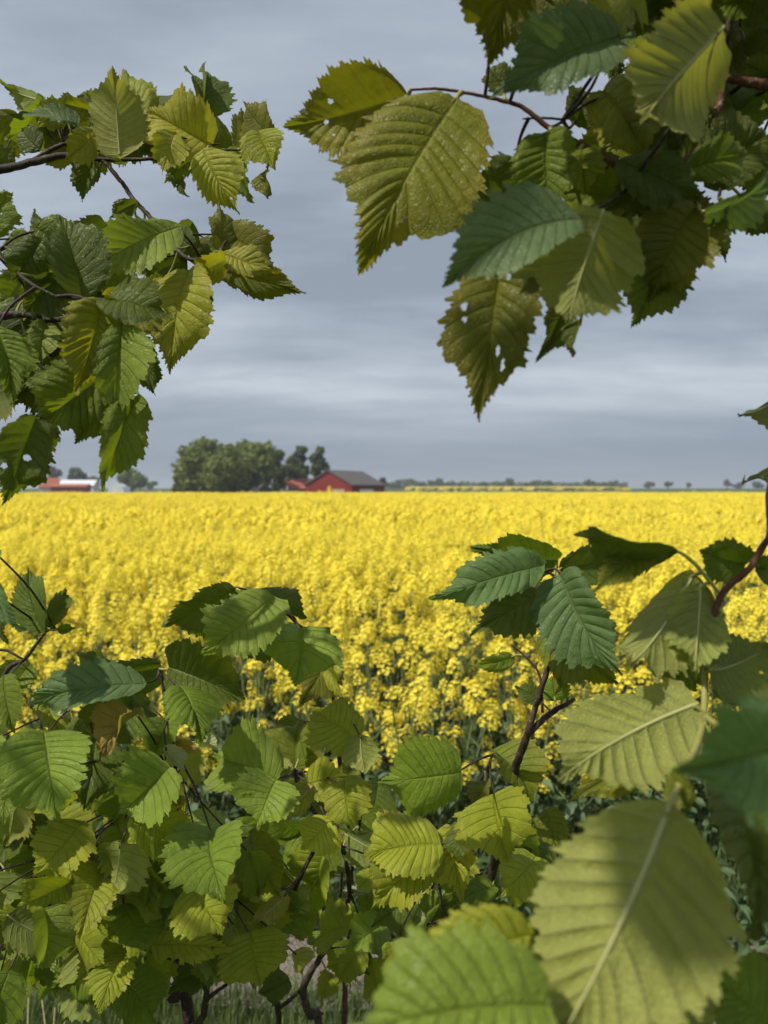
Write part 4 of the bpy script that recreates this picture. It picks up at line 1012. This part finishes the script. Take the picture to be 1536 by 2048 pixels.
# ---- lower left centre: shoot with a bluish drooping leaf
F_ = Plant('elm_shoot', 'upright dark elm shoot at left, bluish drooping leaf and big dark leaf at its tip', 'shrub', P(380, 2048, 0.86), 0.64)
F_.root.location.z = 0; F_.base.z = 0; bw = F_.base
F_.stem([('w', bw.x, bw.y, -0.05, .010), ('w', bw.x, bw.y, .5, .009), (378, 2060, 6.2, .84), (345, 1995, 5.2, .82), (318, 1955, 4.2, .80), (330, 1850, 3.2, .76), (400, 1760, 2.6, .72), (360, 1668, 2.2, .68), (312, 1600, 1.8, .67), (350, 1540, 1.7, .66), (346, 1485, 1.6, .65), (332, 1420, 1.5), (324, 1360, 1.3), (318, 1336, 1.0)])
F_.leaves([
    (327, 1336, 152, 1304, 58, 'd', D_(d=.66, roll=-50, curl=1.1)), (294, 1366, 60, 1408, 92, 's', D_(d=.58, roll=28, curl=.9, corr=1.2)), (336, 1334, 490, 1400, 136, 'd', D_(d=.62, shape='r', roll=20)),
    (358, 1368, 402, 1494, 90, 'g', D_(d=.58, corr=1.7)), (328, 1494, 368, 1538, 24, 'p', D_(d=.60, side='b', roll=30)), (422, 1660, 449, 1808, 132, 'G', D_(d=.56, shape='r')), (398, 1660, 348, 1738, 56, 'Y', D_(d=.59)),
    (382, 1772, 446, 1870, 112, 'y', D_(d=.58, shape='r')), (500, 1668, 562, 1796, 96, 'o', D_(d=.66)), (452, 1918, 332, 1988, 66, 'd', D_(d=.68)), (390, 1480, 440, 1500, 26, 'p', D_(d=.66, roll=40, side='b')),
    (350, 1480, 405, 1500, 20, 'n', D_(d=.63, roll=30, wav=2.5)), (300, 1660, 350, 1690, 50, 'd', D_(d=.70)), (340, 1720, 400, 1770, 70, 'd', D_(d=.70)), (440, 1700, 500, 1760, 70, 'd', D_(d=.68)), (300, 1400, 250, 1460, 70, 'd', D_(d=.69)),
])
F_.stem([(378, 2060, 4.0, .84), (402, 2040, 3.6, .80), (412, 2000, 3.2, .78), (408, 1965, 2.8, .76), (370, 1930, 2.3, .72), (306, 1905, 1.6, .66)])
F_.stem([(412, 2000, 2.2, .78), (440, 1978, 1.8, .77), (460, 1962, 1.5, .76), (465, 1936, 1.2, .75)], name='twig')
F_.leaf(458, 1934, 446, 1908, 26, 'k', d=.75, cup=.8, curl=1.4, corr=2)
F_.leaf(500, 1863, 522, 1974, 130, 'y', d=.62, shape='r', roll=8)
F_.leaf(590, 1900, 606, 1950, 40, 'Y', d=.66, side='b')
F_.leaf(580, 1960, 515, 1988, 44, 'd', d=.68)
F_.fill(20, (300, 540), (1600, 1880), (.68, .92), (.045, .07), 'dgyG', 9)
F_.fill(16, (330, 560), (1640, 1930), (.6, .76), (.032, .048), 'yGg', 60)
F_.fill(10, (300, 480), (1560, 1860), (.58, .68), (.035, .05), 'gyG', 49)

# ---- lower centre shoot
Gp = Plant('elm_shoot', 'many-stemmed elm shoot at the lower centre with bare stems below its leaves', 'shrub', P(640, 2048, 0.95), 0.66, mat='bark')
Gp.root.location.z = 0; Gp.base.z = 0; bw = Gp.base
Gp.stem([('w', bw.x, bw.y, -0.05, .011), ('w', bw.x, bw.y, .5, .010), (640, 2090, 5.6, .94), (620, 2030, 5.0, .92), (606, 1980, 4.4, .90), (640, 1915, 3.4, .87), (680, 1858, 3.0, .84), (698, 1780, 2.6, .80), (685, 1700, 2.2, .76), (640, 1640, 2.2, .70), (600, 1580, 1.8, .66), (590, 1540, 1.4, .65)])
Gp.stem([(560, 2080, 4, .94), (556, 2020, 3.6, .92), (553, 1985, 3.0, .90), (560, 1860, 2.6, .80), (585, 1790, 2.2, .74), (610, 1735, 2.0, .70), (640, 1680, 1.7, .67), (655, 1640, 1.4, .66)], mat='twig')
Gp.stem([(560, 2015, 2.6, .92), (585, 1995, 2.4, .91), (603, 1978, 2.2, .90)], name='twig')
Gp.stem([(690, 2080, 3.8, 1.0), (690, 1990, 3.6, .98), (697, 1900, 3.4, .96), (702, 1780, 3.2, .92), (698, 1650, 2.8, .86), (680, 1530, 2.4, .76), (672, 1430, 1.8, .70), (662, 1370, 1.4, .67), (652, 1312, 1.2, .66), (600, 1256, 1.2, .65), (560, 1212, 1.1, .64), (520, 1186, 1.0, .64), (480, 1177, .9, .64)], mat='red_twig')
Gp.stem([(688, 2080, 2.8, 1.0), (690, 1990, 2.6, .98), (680, 1850, 2.4, .95), (682, 1720, 2.0, .92), (664, 1668, 1.8, .88)], name='twig')
Gp.stem([(700, 1760, 2, .88), (725, 1600, 1.5, .76), (718, 1480, 1.2, .68)], name='twig', mat='twig')
Gp.leaves([
    (472, 1178, 326, 1244, 92, 'd', D_(d=.66, roll=-35, fold=.5)), (548, 1194, 402, 1310, 122, 'G', D_(d=.57, roll=18, corr=1.1, curl=.5)), (512, 1184, 614, 1234, 54, 'd', D_(d=.67, roll=-35)),
    (602, 1254, 590, 1374, 128, 'G', D_(d=.60, shape='c', corr=1.3)), (640, 1262, 662, 1274, 20, 'g', D_(d=.60)), (546, 1258, 488, 1318, 74, 'd', D_(d=.68)), (652, 1308, 598, 1412, 84, 'o', D_(d=.66)), (668, 1306, 686, 1404, 46, 'Y', D_(d=.65, roll=35)),
    (716, 1480, 622, 1416, 104, 'y', D_(d=.59, shape='r', corr=1.3, roll=15)), (722, 1468, 732, 1552, 64, 'b', D_(d=.58, side='b', corr=1.5, sb=-.4)), (592, 1542, 602, 1432, 100, 'o', D_(d=.66, fold=.4)), (585, 1530, 530, 1550, 40, 'b', D_(d=.64, side='b')),
    (556, 1562, 422, 1512, 116, 'G', D_(d=.58, shape='r', roll=20)), (552, 1560, 514, 1652, 112, 'G', D_(d=.57, shape='r')), (626, 1570, 556, 1634, 50, 'Y', D_(d=.60, side='b', corr=2)), (610, 1570, 694, 1552, 66, 'Y', D_(d=.61, corr=1.5)),
    (688, 1558, 702, 1662, 92, 'y', D_(d=.59, shape='r')), (662, 1638, 600, 1700, 80, 'Y', D_(d=.58, roll=15)), (698, 1528, 690, 1590, 40, 'o', D_(d=.64)), (602, 1480, 612, 1524, 24, 'g', D_(d=.66)),
    (576, 1788, 494, 1848, 50, 'Y', D_(d=.66, side='b', corr=2)), (556, 1788, 486, 1776, 44, 'Y', D_(d=.68)), (662, 1946, 640, 2006, 38, 'y', D_(d=.86)), (640, 1862, 628, 1902, 32, 'G', D_(d=.86)), (738, 1784, 686, 1780, 14, 'p', D_(d=.8, roll=60)),
    (660, 1600, 640, 1650, 50, 'd', D_(d=.72)), (600, 1440, 560, 1480, 50, 'd', D_(d=.72)), (700, 1500, 750, 1520, 40, 'd', D_(d=.74)),
])
Gp.fill(14, (540, 800), (1620, 1960), (.72, .9), (.032, .05), 'yGg', 61)
Gp.fill(12, (520, 760), (1560, 1900), (.72, .95), (.04, .06), 'dgyG', 11)

# ---- lower right of centre
Hs = Plant('elm_shoot', 'yellow-green elm shoot right of the lower centre, one corrugated leaf lit from above', 'shrub', P(800, 2048, 0.85), 0.60)
Hs.root.location.z = 0; Hs.base.z = 0; bw = Hs.base
Hs.stem([('w', bw.x, bw.y, -0.05, .008), ('w', bw.x, bw.y, .6, .007), (795, 2000, 3.6, .80), (810, 1890, 2.8, .74), (838, 1825, 2.4, .70), (862, 1775, 2.0, .66), (884, 1732, 1.6, .62), (905, 1680, 1.3, .60), (945, 1600, 1.1, .62), (985, 1510, .9, .62)])
Hs.stem([(945, 1620, 1.2, .62), (990, 1700, 1.0, .64), (1000, 1720, .8, .64)], name='twig')
Hs.stem([(810, 1890, 1.6, .74), (780, 1850, 1.2, .72), (900, 1760, .9, .68)], name='twig')
Hs.leaves([
    (882, 1690, 722, 1712, 112, 'Y', D_(d=.55, corr=2.0, roll=25, curl=.7, shape='r')), (880, 1694, 742, 1818, 116, 'y', D_(d=.56, corr=1.6, roll=12)), (908, 1650, 926, 1804, 90, 'Y', D_(d=.57, fold=.5, corr=1.5)), (932, 1645, 918, 1724, 50, 'd', D_(d=.56, roll=30)),
    (990, 1588, 1016, 1728, 142, 'y', D_(d=.55, shape='c', corr=1.1)), (985, 1498, 1068, 1605, 96, 'o', D_(d=.60)), (975, 1560, 942, 1622, 44, 'o', D_(d=.60)), (1072, 1712, 1002, 1794, 80, 'y', D_(d=.58)), (768, 1848, 688, 1902, 64, 'G', D_(d=.68)),
    (832, 1798, 742, 1854, 64, 'd', D_(d=.64)), (992, 1772, 882, 1818, 50, 'g', D_(d=.64)), (755, 1745, 712, 1782, 40, 'y', D_(d=.66)), (828, 1816, 852, 1874, 18, 'p', D_(d=.64, side='b', roll=50)), (960, 1795, 855, 1842, 54, 'd', D_(d=.68)),
    (924, 1545, 760, 1562, 134, 'g', D_(d=.50, shape='r', roll=-8, corr=.8)), (1090, 1618, 1112, 1704, 56, 'o', D_(d=.62)), (1110, 1690, 1040, 1748, 50, 'd', D_(d=.64)), (860, 1860, 780, 1900, 60, 'd', D_(d=.70)), (960, 1830, 1040, 1850, 60, 'd', D_(d=.66)),
    (1000, 1640, 1060, 1690, 60, 'g', D_(d=.68)), (830, 1900, 900, 1940, 60, 'd', D_(d=.7)), (700, 1900, 740, 1950, 50, 'd', D_(d=.8)),
])
Hs.fill(22, (760, 1120), (1640, 1960), (.66, .95), (.045, .07), 'dgyG', 10)
Hs.fill(8, (760, 1060), (1640, 1900), (.58, .68), (.03, .045), 'gyG', 50)

# ---- dark stem right of the window
I_ = Plant('elm_shoot', 'dark elm stem standing against the yellow field, five drooping leaves at its top', 'shrub', P(960, 2048, 0.74), 0.56)
I_.root.location.z = 0; I_.base.z = 0; bw = I_.base
I_.stem([('w', bw.x, bw.y, -0.05, .009), ('w', bw.x, bw.y, .6, .008), (975, 1900, 4.2, .66), (1000, 1700, 3.6, .62), (1028, 1545, 3.2, .58), (1052, 1478, 2.8), (1076, 1398, 2.2), (1110, 1290, 1.7), (1126, 1220, 1.4), (1123, 1168, 1.2), (1105, 1150, 1.0), (1085, 1140, .8)])
I_.stem([(1056, 1470, 2.2), (1085, 1440, 2.2), (1108, 1422, 2.0), (1150, 1398, 1.2)], name='twig')
I_.stem([(1085, 1425, 1.0), (1080, 1355, .9), (1060, 1322, .8), (1022, 1290, .6)], name='twig', mat='red_twig')
I_.leaves([
    (1116, 1120, 942, 1092, 84, 'd', D_(d=.58, roll=-20)), (1084, 1132, 862, 1200, 92, 's', D_(d=.52, roll=12, corr=1.7, curl=.8)), (1110, 1178, 938, 1270, 100, 'd', D_(d=.54, corr=1.0, roll=15)), (1120, 1146, 1244, 1352, 122, 's', D_(d=.52, corr=1.5, roll=28, curl=.5)),
    (1082, 1268, 1236, 1368, 98, 'o', D_(d=.57)), (1118, 1134, 1212, 1118, 68, 'd', D_(d=.57)), (1030, 1313, 944, 1332, 32, 'g', D_(d=.58)), (1110, 1402, 1104, 1352, 50, 'g', D_(d=.58)), (1140, 1300, 1110, 1390, 60, 'o', D_(d=.6)), (1085, 1400, 1030, 1375, 34, 'd', D_(d=.6)),
])

# ---- red stem and big near leaves at lower right
J = Plant('elm_branch', 'reddish elm branch at right edge with very large near leaves below it', 'branch', (0.58, 0.34, 0.0), 0.37)
J.stem([('w', 0.58, 0.34, -0.05, .013), ('w', 0.52, 0.35, .8, .011), ('w', 0.40, 0.37, 1.45, .004), (1640, 960, 2.2), (1536, 1078, 1.7), (1500, 1136, 1.6), (1446, 1186, 1.7), (1418, 1264, 1.5)], mat='red_twig')
J.stem([(1418, 1264, 1.6), (1410, 1300, 1.6), (1408, 1430, 1.5, .35), (1380, 1530, 1.3, .29), (1345, 1600, 1.0, .235)], mat='petiole')
J.stem([(1438, 1186, 1.0), (1390, 1128, .9), (1352, 1102, .8), (1306, 1100, .7)], mat='petiole', name='twig')
J.stem([(1408, 1430, 1.2, .35), (1480, 1480, 1.2, .28), (1560, 1500, 1.2, .24)], mat='petiole', name='twig')
J.stem([('w', 0.52, 0.35, .8, .006), ('w', 0.30, 0.25, 1.05, .004), (1640, 1800, 2.2, .26), (1540, 1600, 1.6, .26), (1500, 1560, 1.2, .26)], name='stem')
J.stem([('w', 0.30, 0.25, 1.05, .003), (1500, 2200, 2.0, .24), (1250, 2130, 1.4, .23), (1100, 2030, 1.0, .23)], name='stem')
J.leaves([
    (1342, 1604, 1085, 2140, 345, 'b', D_(d=.225, dz=-.02, roll=12, side='b', corr=2.1, curl=.45, fold=.30, cup=0, shape='n', nv=13, wav=.5, twist=0, sb=.1)),
    (1200, 2120, 1446, 1886, 160, 'b', D_(d=.212, side='b', corr=.8, shape='r')),
    (1066, 1868, 780, 1972, 130, 'Y', D_(d=.245, corr=1.6, roll=20)), (1100, 2010, 690, 2070, 250, 'G', D_(d=.205, roll=18, corr=.8, shape='r')),
    (1498, 1556, 1522, 1880, 180, 'd', D_(d=.26, corr=1.5, roll=-25)), (1570, 2080, 1404, 1950, 150, 'g', D_(d=.25)), (1600, 1470, 1345, 1540, 210, 's', D_(d=.20, roll=-10, corr=.5, wav=1.2, shape='c')),
    (1398, 1406, 1116, 1562, 196, 'b', D_(d=.345, side='b', corr=1.9, sb=-.55, curl=.4, shape='r', wav=.8)),
    (1352, 1102, 1148, 1066, 66, 'd', D_(d=.36, roll=-58, curl=.4)), (1304, 1100, 1184, 1182, 62, 'o', D_(d=.37, roll=25)), (1388, 1146, 1260, 1326, 132, 'b', D_(d=.38, side='b', roll=20)), (1402, 1166, 1392, 1342, 98, 'b', D_(d=.375, side='b', corr=1.5)),
    (1492, 1130, 1398, 1100, 84, 'd', D_(d=.38, shape='r')), (1510, 1140, 1550, 1130, 50, 'd', D_(d=.38)), (1420, 1338, 1550, 1288, 134, 'd', D_(d=.36, shape='r', side='b')), (1250, 1480, 1290, 1560, 60, 'y', D_(d=.40)), (1292, 1538, 1138, 1604, 76, 'o', D_(d=.42)),
    (1340, 1545, 1380, 1625, 60, 'o', D_(d=.26)), (1380, 1300, 1330, 1400, 80, 'g', D_(d=.41)),
])

# ---- dry stalks at the bottom left
rnd = random.Random(4)
for i, (x, d, top) in enumerate(((28, 1.55, 1962), (58, 1.6, 1950), (84, 1.62, 2000), (132, 1.58, 2004), (20, 1.7, 1990), (275, 1.75, 1998), (110, 1.7, 2015))):
    tp = P(x, top, d); hgt = tp.z
    o_ = empty('dry_stalk', (tp.x, tp.y, 0), ['pale dry stalk at the bottom left corner', 'tallest pale dry stalk near the bottom left corner', 'third pale dry stalk from the bottom left corner', 'pale dry stalk under the big left leaves', 'short pale dry stalk at the left picture edge', 'single pale dry stalk below the lower left leaves', 'low pale dry stalk among the others at bottom left'][i], 'stalk', 'dry stalks in the verge')
    V, F = tube([(rnd.uniform(-.3, .3), rnd.uniform(-.1, .1), 0, .003), (rnd.uniform(-.05, .05), 0, hgt * .55, .0024), (0, 0, hgt, .001)], 6, .1, i)
    link('stem', mesh('stem', V, F, M['straw'], True), o_)
    V, F = blades(2, (-.004, .004), (-.004, .004), (hgt * .5, hgt * .8), (.003, .005), i, .9); link('leaf', mesh('leaf', V, F, M['straw']), o_)

# ---- air
V, F = box(-3300, 3300, -45, 4100, -1.5, 40)
hz = bpy.data.meshes.new('haze'); hz.from_pydata(V, [], F)
m, t = new_mat('haze_air')
pv = t.new('ShaderNodeVolumePrincipled'); pv.inputs['Color'].default_value = (0.80, 0.87, 0.95, 1); pv.inputs['Density'].default_value = 0.00045; pv.inputs['Anisotropy'].default_value = 0.2
o_ = t.new('ShaderNodeOutputMaterial'); t.l.new(pv.outputs[0], o_.inputs['Volume'])
hz.materials.append(m); tag(link('haze', hz), kind='stuff')
